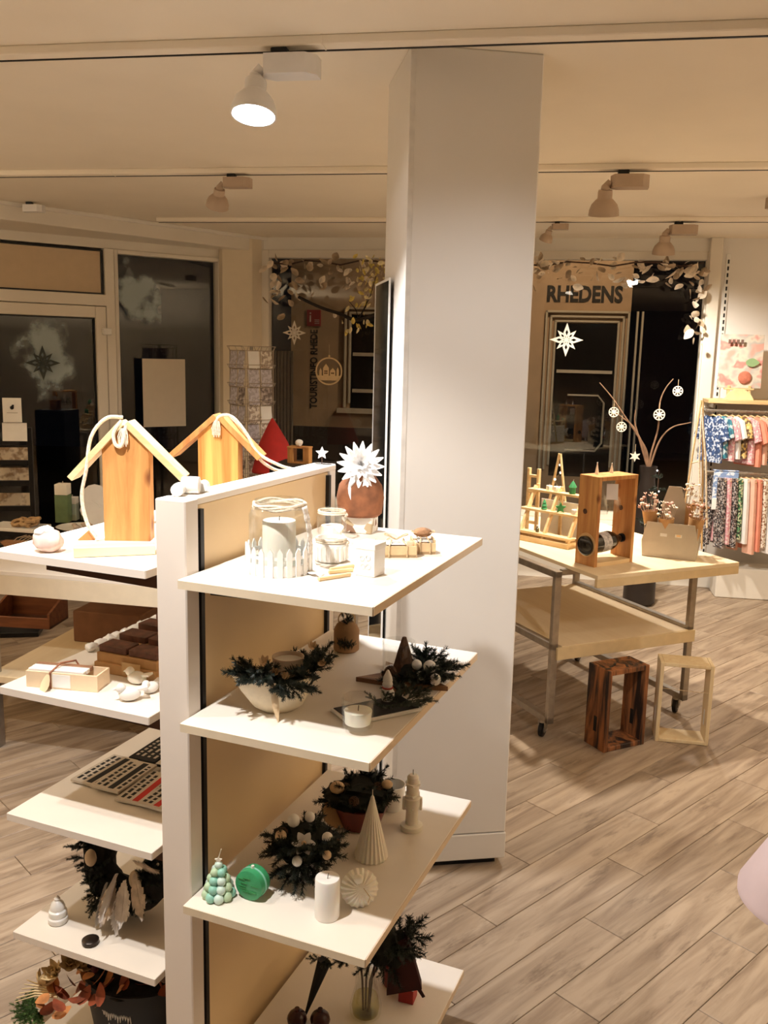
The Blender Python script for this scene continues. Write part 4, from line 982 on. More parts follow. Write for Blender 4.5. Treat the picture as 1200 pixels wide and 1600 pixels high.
for i in range(14):
    a = rnd.uniform(0, 6.28); p = mm @ Vector(((Rw+rnd.uniform(-.05, .02))*math.cos(a), (Rw+rnd.uniform(-.05, .02))*math.sin(a), .047)); B().ball(p, rnd.uniform(.0025, .005), seg=8, ring=6).obj('white_bead', white_cer, t)
crumple(9, 4, .024, (1, .8, 1.2), .6).obj('moss_tuft', M('pale_moss', (.33, .48, .22), .95, var=.4, scale=90, bump=.9), t, (-.135, .0, .215), smooth=180)
for i in range(8): sprig(t, (-.135, -.01, .21), 40*i, 20+15*(i % 3), .035, SPRG, 'moss_sprig', rnd)
B().box((-.055, .02, .215), (.075, .02, .06), bev=.012, seg=2).obj('bark_chip', M('grey_bark', (.30, .22, .15), .9, var=.3, scale=30, bump=.5), t, rot=(0, R(-10), 0))
o = B().lathe([(10*k, 0), (13*k, 2*k), (13*k, 7*k), (10*k, 9*k)], 16).obj('dark_tin', M('dark_tin', (.03, .02, .015), .3, .5), None, U(-.285, .065, ZL[3]))
tag(o, 'tiny dark round tin under the feathers on the fourth left shelf', 'tin')
# ================================================================== BASE LEFT SHELF: black pot with autumn dressing
t = thing('autumn_pot', 'big black pot with white script, rust leaves and wood rosettes on the bottom left shelf', 'plant pot', U(-.262, .235, ZL[4]), R(UA))
rp_, hp_ = .150, .165
bpy.context.view_layer.update(); pinv = t.matrix_world.inverted()
B().lathe([(rp_*.82, 0), (rp_*.86, .01), (rp_, hp_*.9), (rp_*1.02, hp_), (rp_*.96, hp_), (rp_*.9, hp_*.8), (rp_*.1, hp_*.78)], 36).obj('pot', M('black_zinc', (.006, .005, .005), .7, var=.3), t)
scr = []
for i in range(60):
    s_ = i/59; a = R(262+30*s_); r_ = rp_*(.975-.06*(1-.55)); scr.append(((rp_*.955)*math.cos(a), (rp_*.955)*math.sin(a), .110+.014*math.sin(i*1.25)*(1-.4*math.sin(i*.31))))
B().tube(scr, .0012, 4).obj('white_script', white_cer, t)
scr = [((rp_*.93)*math.cos(R(268+22*i/39)), (rp_*.93)*math.sin(R(268+22*i/39)), .072+.010*math.sin(i*1.4)) for i in range(40)]
B().tube(scr, .0012, 4).obj('white_script', white_cer, t)
rust = M('rust_leaf', (.26, .055, .02), .7, var=.5, scale=30); amber = M('amber_leaf', (.50, .20, .06), .7, var=.4, scale=30)
crumple(21, 4, rp_*.93, (1, 1, .28), .35).obj('dark_filling', dk, t, (0, 0, hp_*.92), smooth=180)
for i in range(22):
    b = B(); petal_b(b, rnd.uniform(.03, .05), .030, Matrix.Identity(4), .3); b.obj('leaf', rust if i % 3 else amber, t, pinv @ Z(rnd.uniform(65, 165), rnd.uniform(1535, 1590), rnd.uniform(.18, .23)), (rnd.uniform(-.8, .8), rnd.uniform(-.9, .5), rnd.uniform(0, 6.28)))
for i in range(44):
    a = R(rnd.uniform(130, 330)); r_ = rp_*rnd.uniform(.65, 1.12); b = B(); petal_b(b, rnd.uniform(.03, .055), .028, Matrix.Identity(4), .3)
    b.obj('leaf', rust if i % 3 else amber, t, (r_*math.cos(a), r_*math.sin(a), hp_+rnd.uniform(-.01, .045)), (rnd.uniform(-.8, .8), rnd.uniform(-.9, .5), rnd.uniform(0, 6.28)))
ros = M('wood_rosette', (.72, .55, .30), .8, var=.25, scale=40)
for i, (x, y, z) in enumerate(((-.105, -.02, .225), (-.055, -.015, .245), (-.135, .03, .215), (-.155, -.06, .19))):
    x, y, z = pinv @ Z(*((88, 1522), (110, 1506), (124, 1512), (64, 1540))[i], (.25, .26, .25, .225)[i])
    q = link('wood_rosette', None, t, (x, y, z), (R(35), R(-10), i))
    for n_ in range(3):
        for j in range(6):
            b = B(); petal_b(b, .034-.007*n_, .020, Matrix.Rotation(R(60*j+25*n_), 4, 'Z') @ RM('Y', -20-25*n_), .5); b.obj('petal', ros, q)
for i in range(6):
    B().tube([pinv @ Z(90, 1558-3*i, .20), pinv @ Z(55, 1556-4*i, .205), pinv @ Z(22+4*i, 1566-7*i, .20)], .003, 5, r1=.001).obj('twig', ros, t)
for i in range(16):
    sprig(t, pinv @ Z(48+3*(i % 5), 1572+5*(i % 4), .17), 130+14*i, 10, .05, SPRM, 'green_sprig', rnd)
for i in range(10):
    a = R(rnd.uniform(150, 320)); B().ball((rp_*.9*math.cos(a), rp_*.9*math.sin(a), hp_+.03), .010, seg=10, ring=7).obj('berry', M('dark_berry', (.08, .012, .02), .25), t)
# ================================================================== RIGHT DISPLAY TABLE
ZTB = .80
T0 = Z(934, 900, ZTB); TAa = 24.4
tb = thing('display_table', 'birch display table on steel frames with casters, right of the pillar', 'table', (T0.x, T0.y, 0), R(TAa))
TW, TL = .791, 1.27
birch_side = M('birch_edge', (.70, .54, .31), .55, var=.06)
B().box((TW/2, TL/2, ZTB-.009), (TW, TL, .018), bev=.0015).obj('table_top', table_wood, tb)
B().box((TW/2, .009, ZTB-.018-.018), (TW, .018, .036), bev=.001).obj('apron', birch_side, tb)
B().box((TW/2, TL-.009, ZTB-.018-.018), (TW, .018, .036), bev=.001).obj('apron', birch_side, tb)
fy0, fy1 = .177, 1.09
for i, fx in enumerate((-.068, .708)):
    fr = link('steel_frame', None, tb)
    for y in (fy0+.012, fy1):
        B().box((fx, y, .43), (.034, .024, .70), bev=.002).obj('leg', steel, fr)
    for z in (.768, .44, .095):
        B().box((fx, (fy0+fy1)/2, z), (.034, fy1-fy0, .030), bev=.002).obj('rail', steel, fr)
    for y in (fy0+.06, fy1-.06):
        cs = link('caster', None, tb, (fx-.0, y, 0), (0, 0, R(35)))
        B().lathe([(.030, -.011), (.035, -.008), (.035, .008), (.030, .011)], 20, M=TM(0, 0, .035) @ RM('X', 90)).obj('wheel', black_m, cs)
        B().lathe([(.017, -.0125), (.017, .0125)], 14, M=TM(0, 0, .035) @ RM('X', 90)).obj('hub', steel, cs)
        for s in (-1, 1): B().box((0.004, s*.015, .050), (.036, .003, .045), bev=.004).obj('fork', steel, cs)
        B().cyl((0, 0, .068), (0, 0, .084), .018, n=14).obj('swivel', steel, cs)
for y in (fy0+.02, fy1): B().box((.33, y+.02, .768), (.72, .02, .026)).obj('cross_bar', steel, tb)
B().box((.332, (fy0+fy1)/2+.0, .430), (.72, fy1-fy0, .018), bev=.001).obj('lower_shelf', table_wood, tb)
B().box((.332, fy0-.003, .409), (.785, .018, .056), bev=.001).obj('shelf_apron', birch_side, tb)
# ---------------------------------------------------------------- ladder display
P0 = Z(806, 842, ZTB); P1 = Z(884, 858, ZTB); d = P1-P0; an = math.atan2(d.y, d.x)
LL = d.length
t = thing('stepped_rack', 'pale wooden three-step rack for small candles at the left of the table', 'rack', P0, an)
k = K(P1)
base_h = .026
for y in (0, .13): B().box((LL/2, y, base_h/2), (LL+.03, .016, base_h), bev=.001).obj('base_rail', spruce, t)
for x in (0, LL): B().box((x, .065, base_h/2), (.016, .12, base_h), bev=.001).obj('base_end', spruce, t)
steps = []
for i, (y, z) in enumerate(((.02, .045), (.075, .150), (.125, .240))):
    B().box((LL/2+.0, y, z), (LL+.04, .045, .012), bev=.001).obj('step_board', pine_pale, t); steps.append((y, z+.006))
for x in (.012, LL*.52, LL-.0):
    B().box((0, 0, .13), (.014, .014, .28), bev=.001).obj('upright', spruce, t, (x, .148, 0), (0, 0, 0))
    B().box((0, 0, .125), (.012, .022, .275), bev=.001).obj('brace', pine_pale, t, (x, .012, .026), (R(-27), 0, 0))
B().box((LL*.55, .158, .11), (LL*.9, .004, .17)).obj('back_card', white_pl, t)
mt = TM(*P0) @ Matrix.Rotation(an, 4, 'Z')
def on_step(i, x): return mt @ Vector((x, steps[i][0], steps[i][1]))
grn = M('green_candle', (.05, .28, .10), .5, var=.2, sss=.1); pgr = M('pale_green_candle', (.36, .52, .32), .5, var=.1, sss=.1)
Q = on_step(2, LL*.78); t = thing('house_candle', 'green lantern-shaped candle on the top step of the rack', 'candle', Q)
B().lathe([(.014, 0), (.016, .004), (.015, .030), (.020, .033), (.018, .038), (.004, .062)], 6).obj('wax', grn, t, smooth=10); B().cyl((0, 0, .06), (.003, 0, .072), .0012).obj('wick', rope_m, t)
Q = on_step(1, LL*.36); t = thing('fir_candle', 'small green fir-tree candle on the middle step of the rack', 'candle', Q)
B().lathe([(.016, .004), (.010, .020), (.014, .020), (.007, .034), (.010, .034), (.002, .052)], 12).cyl((0, 0, 0), (0, 0, .006), .005).obj('wax', grn, t)
Q = on_step(1, LL*.68); t = thing('star_candle', 'small green star-shaped candle on the middle step of the rack', 'candle', Q)
B().prism(star_poly(5, .028, .013), .014, TM(0, .007, .022) @ RM('X', 90)).obj('wax', grn, t); B().cyl((0, 0, .046), (.003, 0, .058), .0012).obj('wick', rope_m, t)
for i, (st_, f, lab, m_) in enumerate(((2, .32, 'white cube candle left on the top step of the rack', wax_white), (2, .46, 'white cube candle right on the top step of the rack', wax_white), (2, 1.0, 'pale green cube candle beside the wine box', pgr), (1, .95, 'small white tub candle at the right end of the middle step', white_cer))):
    Q = on_step(st_, LL*f); t = thing('cube_candle', lab, 'candle', Q, R(25), 'small cube candles'); B().box((0, 0, .013), (.024, .024, .026), bev=.003, seg=2).obj('wax', m_, t); B().cyl((0, 0, .025), (.002, 0, .034), .001).obj('wick', rope_m, t)
Q = on_step(0, LL*.38); t = thing('tiny_bottle', 'tiny dark bottle with pale cap on the lowest step of the rack', 'bottle', Q)
B().lathe([(.008, 0), (.009, .003), (.009, .018), (.004, .023), (.004, .028)], 14).obj('bottle_body', M('olive_glass', (.12, .10, .04), .3), t); B().cyl((0, 0, .027), (0, 0, .035), .005).obj('cap', white_cer, t)
# twig tree triangle with fairy lights
A0, A1, AT = Z(812, 818, ZTB), Z(862, 822, ZTB), None
A0 = Z(818, 832, ZTB); A1 = Z(866, 838, ZTB)
A0 = mt @ Vector((.01, .20, 0)); A0.z = ZTB; A1 = mt @ Vector((LL*.60, .20, 0)); A1.z = ZTB
mid = (A0+A1)/2; hA = H_(840, 708, mid)
t = thing('stick_triangle', 'tall wooden stick triangle with copper wire lights behind the rack', 'ornament', mid, an)
hw = (A1-A0).length/2
for s in (-1, 1): B().tube(CR([(s*hw, 0, .006), (s*hw*.5, 0, hA*.5), (s*.003, 0, hA)]), .0065, 7).obj('stick', spruce, t)
B().tube([(-hw, 0, .008), (hw, 0, .008)], .0065, 7).obj('stick', spruce, t)
wire = [(hw*(1-z/hA)*.8*math.sin(z*60), -.006*math.cos(z*60), z) for z in [hA*(.2+.7*i/40) for i in range(41)]]
B().tube(wire, .0008, 4).obj('wire', twine, t)
for i in range(3, 40, 5): B().ball(wire[i], .006, seg=8, ring=6).obj('light_bead', M('light_bead', (1, .9, .75), .3, var=0, emit=1.2), t)
# small ladder at far left of the table
Q = Z(812, 826, ZTB); Q = mt @ Vector((-.035, .17, 0)); Q.z = ZTB
t = thing('small_ladder', 'small wooden ladder half hidden by the pillar edge', 'ladder', Q, an)
for x in (-.03, .03): B().box((x, 0, .17), (.014, .018, .34), bev=.001).obj('side_rail', spruce, t)
for z in (.06, .14, .22, .30): B().box((0, 0, z), (.07, .016, .014), bev=.001).obj('rung', pine_pale, t)
# ---------------------------------------------------------------- wine box
c0 = Z(899, 880, ZTB); c1 = Z(928, 887, ZTB); c2 = Z(988, 878, ZTB)
wdir = c2-c1; wa = math.atan2(wdir.y, wdir.x); WL = wdir.length+.0
WD = .118; wh = H_(938, 746, c1)
t = thing('wine_box', 'upright pine wine box holding a bottle and two glasses', 'wine box', c1, wa)
th = .018
for x in (th/2, WL-th/2): 
    poly_o = [(0, 0), (WD, 0), (WD, wh), (0, wh)]
    B().box((x, WD/2, wh/2), (th, WD, wh), bev=.0012).obj('side_panel', pine_wood, t)
    B().lathe([(.012, -.0006), (.012, .0006)], 20, M=TM(x-th/2-.0005, WD*.62, wh*.60) @ RM('Y', 90)).obj('round_hole', dark_wood, t)
B().box((WL/2, WD/2, wh-th/2), (WL-2*th, WD, th), bev=.001).obj('top_panel', pine_wood, t)
B().box((WL/2, WD/2, th/2), (WL-2*th, WD, th), bev=.001).obj('bottom_panel', pine_pale, t)
B().lathe([(.053, -.0012), (.053, .0012)], 28, M=TM(-.0008, WD*.45, .092) @ RM('Y', 90)).obj('bottle_hole', M('hole_edge', (.70, .45, .2), .7), t)
wm = TM(*c1) @ Matrix.Rotation(wa, 4, 'Z')
bt = thing('wine_bottle', 'dark wine bottle lying through the pine wine box', 'bottle', wm @ Vector((-.012, WD*.45, .088)), wa)
B().lathe([(.036, -.003), (.044, 0), (.044, .150), (.035, .175), (.017, .200), (.016, .245), (.019, .247), (.019, .265)], 26, M=RM('Y', 86)).obj('bottle_body', M('dark_bottle_glass', (.006, .006, .007), .12, var=.2, coat=.5), bt)
B().lathe([(.0446, .08), (.0446, .13)], 26, M=RM('Y', 86)).obj('label', M('bottle_label', (.55, .52, .50), .7, var=.4, scale=80), bt)
B().lathe([(.0196, .225), (.0196, .266), (.01, .267)], 18, M=RM('Y', 86)).obj('capsule', black_m, bt)
for i, (x, lab) in enumerate(((WL*.36, 'wine glass hanging upside down, left in the wine box'), (WL*.66, 'wine glass hanging upside down, right in the wine box'))):
    gz = thing('hanging_wine_glass', lab, 'wine glass', wm @ Vector((x, WD*.5, wh-th-.001)), wa, 'hanging wine glasses')
    B().lathe([(.028, 0), (.028, -.003), (.005, -.008), (.004, -.060), (.012, -.075), (.030, -.098), (.032, -.120), (.026, -.155), (.0245, -.155), (.030, -.120), (.010, -.08)], 22).obj('glass_body', clear_glass, gz)
o = B().box((0, 0, 0), (.002, .05, .07)).obj('grey_tag', white_pl, None, wm @ Vector((WL*.5, WD*.3, wh-.075)), (0, R(8), wa+.9)); tag(o, 'white paper tag hanging between the wine glasses', 'tag')
b = B(); b.tube([(0, 0, 0), (0, .004, .045)], .0006, 4); b.obj('string', twine, o)
for i, (x, hh_, lab) in enumerate(((WL*.30, .050, 'small white paper cone tree on top of the wine box, left'), (WL*.68, .042, 'small white paper cone tree on top of the wine box, right'))):
    q = wm @ Vector((x, WD*.75, wh)); t2 = thing('paper_cone', lab, 'ornament', q, 0, 'paper cones'); B().lathe([(.009, 0), (.0095, .002), (.001, hh_)], 12).obj('cone', white_cer, t2); B().ball((0, 0, hh_), .003).obj('tip', wax_white, t2)
# ---------------------------------------------------------------- grey bottle carrier with bouquets
p0 = Z(1003, 868, ZTB); p1 = Z(1086, 877, ZTB); d = p1-p0; ca = math.atan2(d.y, d.x); CL = d.length; k = K(p1)
ch = 56*k; cd_ = .13
grey_cb = M('grey_cardboard', (.56, .50, .41), .8, var=.04, scale=20)
t = thing('bottle_carrier', 'grey cardboard bottle carrier with raised middle handle', 'carrier', p0, ca)
pf = [(0, 0), (CL, 0), (CL*1.03, ch*.45), (CL*.95, ch), (CL*.05, ch), (-CL*.03, ch*.45)]
for y in (0, cd_): B().prism(pf, .003, TM(0, y, 0) @ RM('X', 90)).obj('side_panel', grey_cb, t, smooth=0)
for x in (.002, CL-.002): B().box((x, cd_/2, ch*.45), (.003, cd_-.006, ch*.9)).obj('end_panel', grey_cb, t)
B().box((CL/2, cd_/2, .002), (CL-.01, cd_-.006, .003)).obj('base', grey_cb, t)
B().prism([(CL*.28, ch*.2), (CL*.72, ch*.2), (CL*.72, ch*1.5), (CL*.62, ch*2.0), (CL*.38, ch*2.0), (CL*.28, ch*1.5)], .003, TM(0, cd_/2, 0) @ RM('X', 90)).obj('handle_panel', grey_cb, t, smooth=0)
for x, w_ in ((CL*.38, .030), (CL*.66, .030)): B().box((x, -.0035, ch*.66), (w_, .001, .014)).obj('label', white_cer, t)
B().box((CL*.66, -.0045, ch*.67), (.018, .001, .008)).obj('label_print', M('warm_label', (.9, .62, .3), .6), t)
cm = TM(*p0) @ Matrix.Rotation(ca, 4, 'Z')
dry = [M('dried_white', (.80, .70, .58), .9, var=.2, scale=60), M('dried_brown', (.34, .17, .08), .9, var=.4, scale=60), M('dried_pink', (.70, .42, .34), .9, var=.3, scale=60)]
def bouquet(x, y, lab, hgt, lean, seed, mix):
    rnd = random.Random(seed)
    t = thing('dried_bouquet', lab, 'bouquet', cm @ Vector((x, y, .006)), ca, 'bouquets in the carrier'); t.rotation_euler = (R(lean[0]), R(lean[1]), ca)
    B().lathe([(.004, 0), (.012, .01), (.030, hgt*.55), (.036, hgt*.80), (.034, hgt*.80), (.028, hgt*.55)], 12).obj('paper_cone', kraft, t)
    for i in range(26):
        a = rnd.uniform(0, 6.28); r_ = rnd.uniform(.004, .050); z = hgt*rnd.uniform(.82, 1.12); p = (r_*math.cos(a), r_*math.sin(a), z)
        b = B(); b.tube([(0, 0, hgt*.6), (p[0]*.6, p[1]*.6, hgt*.75), p], .0008, 4)
        m_ = dry[rnd.choice(mix)]
        if i % 2: b.ball(p, rnd.uniform(.006, .010), (1, 1, .8), 7, 5)
        else:
            for j in range(5): petal_b(b, .013, .007, TM(*p) @ Matrix.Rotation(j*1.257, 4, 'Z') @ RM('Y', -25), .3, 3)
        b.obj('dried_stem', m_, t, smooth=0)
bouquet(CL*.16, cd_*.45, 'kraft-wrapped bouquet at the left end of the grey carrier', .25, (0, -7), 1, (0, 2))
bouquet(CL*.86, cd_*.35, 'kraft-wrapped bouquet at the right end of the grey carrier', .23, (0, 7), 2, (0, 2, 1))
bouquet(CL*.60, cd_*.72, 'tall bouquet with cotton and brown leaves behind the carrier handle', .30, (-4, 9), 3, (0, 1, 0))
bouquet(CL*.42, cd_*.25, 'pale grass bouquet before the carrier handle', .22, (2, -2), 4, (0, 0, 2))
# stick tree (macrame tree) beside the stile
q = Z(1068, 838, ZTB); q = cm @ Vector((CL*.78, .30, 0)); q.z = ZTB
hT = H_(1087, 625, q)
t = thing('stick_tree', 'tall slim tree of pale sticks and rope beside the right window frame', 'ornament', q, ca)
for s in (-1, 1): B().tube([(s*.055, 0, .0), (s*.025, .0, hT*.6), (s*.003, 0, hT)], .0045, 6).obj('stick', spruce, t)
for z in (.22, .42, .58): B().tube([(-.055*(1-z), -.004, hT*z), (.055*(1-z), -.004, hT*(z+.02))], .003, 6).obj('cross_stick', spruce, t)
for x, tl in ((.02, .0), (-.01, .1)): B().tube([(0, 0, hT*.95), (x+.02, -.008, hT*.6), (x+.05, -.01, hT*.15)], .005, 6).obj('rope', rope_m, t)
# dark lit mini tree behind the wine box
q = cm @ Vector((CL*.02, .36, 0)); q.z = ZTB; hT = H_(1025, 722, q)
t = thing('dark_fir_tree', 'small dark fir tree with tiny white lights and a red bauble behind the carrier', 'tree', q)
B().lathe([(.045, 0), (.05, .01), (.05, .05), (.044, .05)], 16).obj('pot', black_m, t); B().cyl((0, 0, .04), (0, 0, hT*.9), .006, .002, 6).obj('trunk', twig_m, t)
for lv in range(5): firs(t, 8-lv, (0, 0, .07+(hT-.09)*lv/5), .01, .085-.012*lv, (-15, 30), seed=70+lv)
rnd = random.Random(8)
for i in range(14):
    z = rnd.uniform(.08, hT*.9); a = rnd.uniform(3.3, 6.1); r_ = .075*(1-z/hT)+.01; B().ball((r_*math.cos(a), r_*math.sin(a), z), .004, seg=8, ring=6).obj('light_bead', M('cool_bead', (.9, .95, 1), .3, var=0, emit=2.0), t)
B().ball((.035, -.05, .10), .016).obj('bauble', M('red_bauble', (.5, .02, .02), .2), t)
# ---------------------------------------------------------------- crates on the floor
def crate(pl, pr, h, D, lab, mat, th, extra):
    d = pr-pl; a = math.atan2(d.y, d.x); L = d.length
    t = thing('wooden_crate', lab, 'crate', (pl.x, pl.y, 0), a, 'crates on the floor')
    for x in (th/2, L-th/2):
        B().box((x, D/2, h/2), (th, D, h), bev=.002).obj('side_board', mat, t)
        B().box((x+(-th/2-.0008 if x < L/2 else -th/2-.0008), D*.5, h*.30), (.0012, .02, .07), bev=.0004).obj('grip_hole', extra, t)
    B().box((L/2, D/2, h-th/2), (L-2*th, D, th), bev=.002).obj('top_board', mat, t); B().box((L/2, D/2, th/2+.001), (L-2*th, D, th), bev=.002).obj('bottom_board', mat, t)
    return t
pl, pr = Z(943, 1177, 0), Z(1006, 1163, 0)
t = crate(pl, pr, H_(955, 1050, pl), .135, 'dark charred wooden crate standing on its end under the table edge', burnt_wood, .022, black_m)
for i in range(5): B().box((.02+.035*i, .03+.02*(i % 3), H_(955, 1050, pl)+.0006), (.03, .012, .0012), rz=R(20*i), bev=.0004).obj('char_mark', black_m, t)
pl, pr = Z(1023, 1158, 0), Z(1106, 1166, 0)
t = crate(pl, pr, H_(1031, 1035, pl), .125, 'pale new wooden crate standing on its end beside the charred crate', WOOD('new_pine', (.80, .66, .42), (.72, .54, .30), 5, 'Z'), .016, white_pl)
hc_ = H_(1031, 1035, pl); B().tube([(0.0, .002, hc_*.68), ((pr-pl).length, .002, hc_*.66)], .0012, 5).obj('string', twine, t)
# ================================================================== LEFT DISPLAY TABLE
ZLT = .80
q0 = Z(-60, 887, ZLT); q1 = Z(165, 905, ZLT); d = q1-q0; la = math.atan2(d.y, d.x)
lt = thing('left_display_table', 'long cream display table behind the shelf, left', 'table', q0, la)
lt.location.z = 0
LW = 1.45
B().box((LW/2, .55, ZLT-.009), (LW, 1.1, .018), bev=.0015).obj('table_top', shelf_lam, lt)
B().box((LW/2, .009, ZLT-.058), (LW, .018, .08), bev=.001).obj('apron', edge_c, lt)
B().box((LW/2, .55, .315), (LW-.1, 1.0, .03), bev=.002).obj('lower_shelf', table_wood, lt)
for x in (.06, LW-.06):
    for y in (.08, 1.02): B().box((x, y, .395), (.05, .05, .79), bev=.002).obj('leg', steel, lt)
lm = TM(*lt.location) @ Matrix.Rotation(la, 4, 'Z')
# basket below, and a brown block put in for the shade there
q = Z(48, 972, .33); t = thing('handled_basket', 'dark brown basket with arched handle under the left table', 'basket', q, la+.1)
B().box((0, 0, .006), (.30, .20, .012)).obj('base', dark_wood, t)
for y, hh_ in ((-.095, .055), (.095, .14)): B().box((0, y, hh_/2), (.30, .012, hh_), bev=.003).obj('side_board', WOOD('basket_wood', (.30, .11, .04), (.16, .05, .02), 5, 'X'), t)
for x in (-.144, .144): B().prism([(-.1, 0), (.1, 0), (.1, .14), (-.1, .075)], .012, TM(x-.006, 0, 0) @ RM('Y', 90) @ RM('Z', 90)).obj('end_board', MATS['basket_wood'], t)
B().tube([(-.12, .07, .12), (-.09, .07, .155), (0, .07, .17), (.09, .07, .155), (.12, .07, .12)], .008, 7).obj('handle', black_m, t)
q = Z(185, 996, .33); o = B().box((0, 0, .075), (.34, .22, .15), bev=.004).obj('shade_block', M('shade_brown', (.22, .10, .05), .8, var=.1), None, q, (0, 0, la))
tag(o, 'plain brown block in place of shade on the lower shelf of the left table', 'box')
# tray with wooden rings
q = Z(28, 826, ZLT); t = thing('ring_tray', 'white board with a heap of wooden rings at the far left', 'tray', q, la)
B().box((0, 0, .008), (.27, .16, .016), bev=.002).obj('board', white_cer, t)
rnd = random.Random(3)
for i in range(11):
    x, y, z = rnd.uniform(-.02, .10), rnd.uniform(-.03, .04), .024+.014*(i//5)
    r_ = .024; b = B(); b.tube([(r_*math.cos(a), r_*math.sin(a), 0) for a in [j*.5236 for j in range(13)]], .008, 6, cap=False); b.obj('wooden_ring', M('ring_wood', (.50, .32, .15), .7, var=.25, scale=50), t, (x, y, z), (rnd.uniform(-.5, .5), rnd.uniform(-.5, .5), 0))
# green and white candle blocks
olive = M('olive_wax', (.13, .20, .09), .5, var=.15, sss=.1); sage = M('sage_wax', (.42, .48, .36), .5, var=.08, sss=.1); deep = M('dark_olive_wax', (.08, .10, .04), .5, var=.1)
for px, py, wpx, hpx, m_, lab in ((100, 815, 20, 60, olive, 'tallest dark green block candle with white top on the left table'), (114, 812, 16, 36, sage, 'middle sage green block candle on the left table'), (134, 812, 12, 34, deep, 'shortest dark olive block candle, half hidden by the hanging rope')):
    q = Z(px, py, ZLT); k = K(q); t = thing('block_candle', lab, 'candle', q, 0, 'green block candles on the left table')
    B().box((0, 0, hpx*k*.36), (wpx*k, wpx*k, hpx*k*.72), bev=.003, seg=2).obj('wax', m_, t); B().box((0, 0, hpx*k*.86), (wpx*k*.98, wpx*k*.98, hpx*k*.28), bev=.003, seg=2).obj('white_top', wax_white, t)
    B().cyl((0, 0, hpx*k), (.002, 0, hpx*k+.012), .0015).obj('wick', rope_m, t)
q = Z(120, 826, ZLT); t = thing('pebble_tray', 'oval tray of pale pebbles and twigs before the block candles', 'tray', q, la)
B().lathe([(.07, 0), (.10, .012), (.096, .014), (.07, .006)], 24).obj('plate', white_cer, t)
for i in range(10): B().ball((rnd.uniform(-.06, .06), rnd.uniform(-.06, .06), .016), .013, (1.2, 1, .7), 8, 6).obj('pebble', M('pebble', (.55, .45, .38), .7, var=.3, scale=20), t)
q = Z(34, 858, ZLT); t = thing('wooden_boat', 'small brown wooden boat with dry twigs on the left table', 'ornament', q, la+.15)
B().prism([(-.055, 0), (.055, 0), (.085, .035), (-.085, .035)], .05, TM(0, .025, 0) @ RM('X', 90)).obj('hull', WOOD('boat_wood', (.45, .24, .11), (.28, .12, .05), 6, 'X'), t)
for i in range(6): B().tube([(-.04+.016*i, 0, .03), (-.02+.02*i, .01*math.sin(i), .05), (.02+.018*i, .012*math.cos(i), .062)], .002, 5).obj('twig', M('pale_twig', (.50, .38, .26), .9), t)
for i, (px, py, s) in enumerate(((158, 832, 1.0), (168, 815, 1.2))):
    q = Z(px, py, ZLT); k = K(q)*s
    hp = [(1.9*16*math.sin(x)**3*k, 1.7*(13*math.cos(x)-5*math.cos(2*x)-2*math.cos(3*x)-math.cos(4*x))*k) for x in [2*math.pi*j/28 for j in range(28)]]
    o = B().prism(hp, .012, TM(0, 0, 29*k) @ RM('X', 80)).obj('white_heart', white_cer, None, q, (0, 0, R(8+10*i)))
    tag(o, ['front large white wooden heart behind the near wooden house', 'rear large white wooden heart behind the near wooden house'][i], 'heart', 'white hearts on the left table')
# ================================================================== pale pink flared cover at the right edge
q = Vector((.870, 1.60, 0)); t = thing('fabric_covered_stand', 'pale pink flared fabric cover cut by the right picture edge', 'covered stand', q)
zb, zt_ = .655, .86
B().lathe([(.135, zb+.012), (.143, zb), (.152, zb+.006), (.152, zb+.02), (.055, zb+.21), (.03, zb+.23), (.026, zb+.22), (.05, zb+.20)], 40).obj('fabric_cover', M('pale_pink_fabric', (.58, .44, .42), .85, var=.03), t)
B().cyl((0, 0, .02), (0, 0, zb+.22), .012, n=12).obj('pole', white_pl, t); B().lathe([(.15, 0), (.15, .015), (.02, .03)], 28).obj('foot', white_pl, t)
# ================================================================== MIRROR BESIDE THE COLUMN
e = Vector((math.cos(R(CA)), math.sin(R(CA)), 0)); nv = Vector((-math.sin(R(CA)), math.cos(R(CA)), 0))
q = C1 - e*.014 + nv*.20
t = thing('tall_mirror', 'tall narrow dark mirror with slim white frame leaning beside the pillar', 'mirror', q, R(CA+90))
MW, MH = .30, PL(617, 430, q, CA+90).z
mm_ = M('mirror_silver', (.75, .75, .75), .03, 1, var=0)
B().box((MW/2, .0, MH/2), (MW-.016, .004, MH-.016)).obj('mirror_glass', M('dark_mirror', (.10, .11, .11), .05, .9, var=0), t)
for a in ((.004, MH/2, .008, MH), (MW-.004, MH/2, .008, MH)): B().box((a[0], 0, a[1]), (a[2], .006, a[3]), bev=.001).obj('frame_bar', white_pl, t)
for z in (.004, MH-.004): B().box((MW/2, 0, z), (MW-.016, .006, .008), bev=.001).obj('frame_bar', white_pl, t)
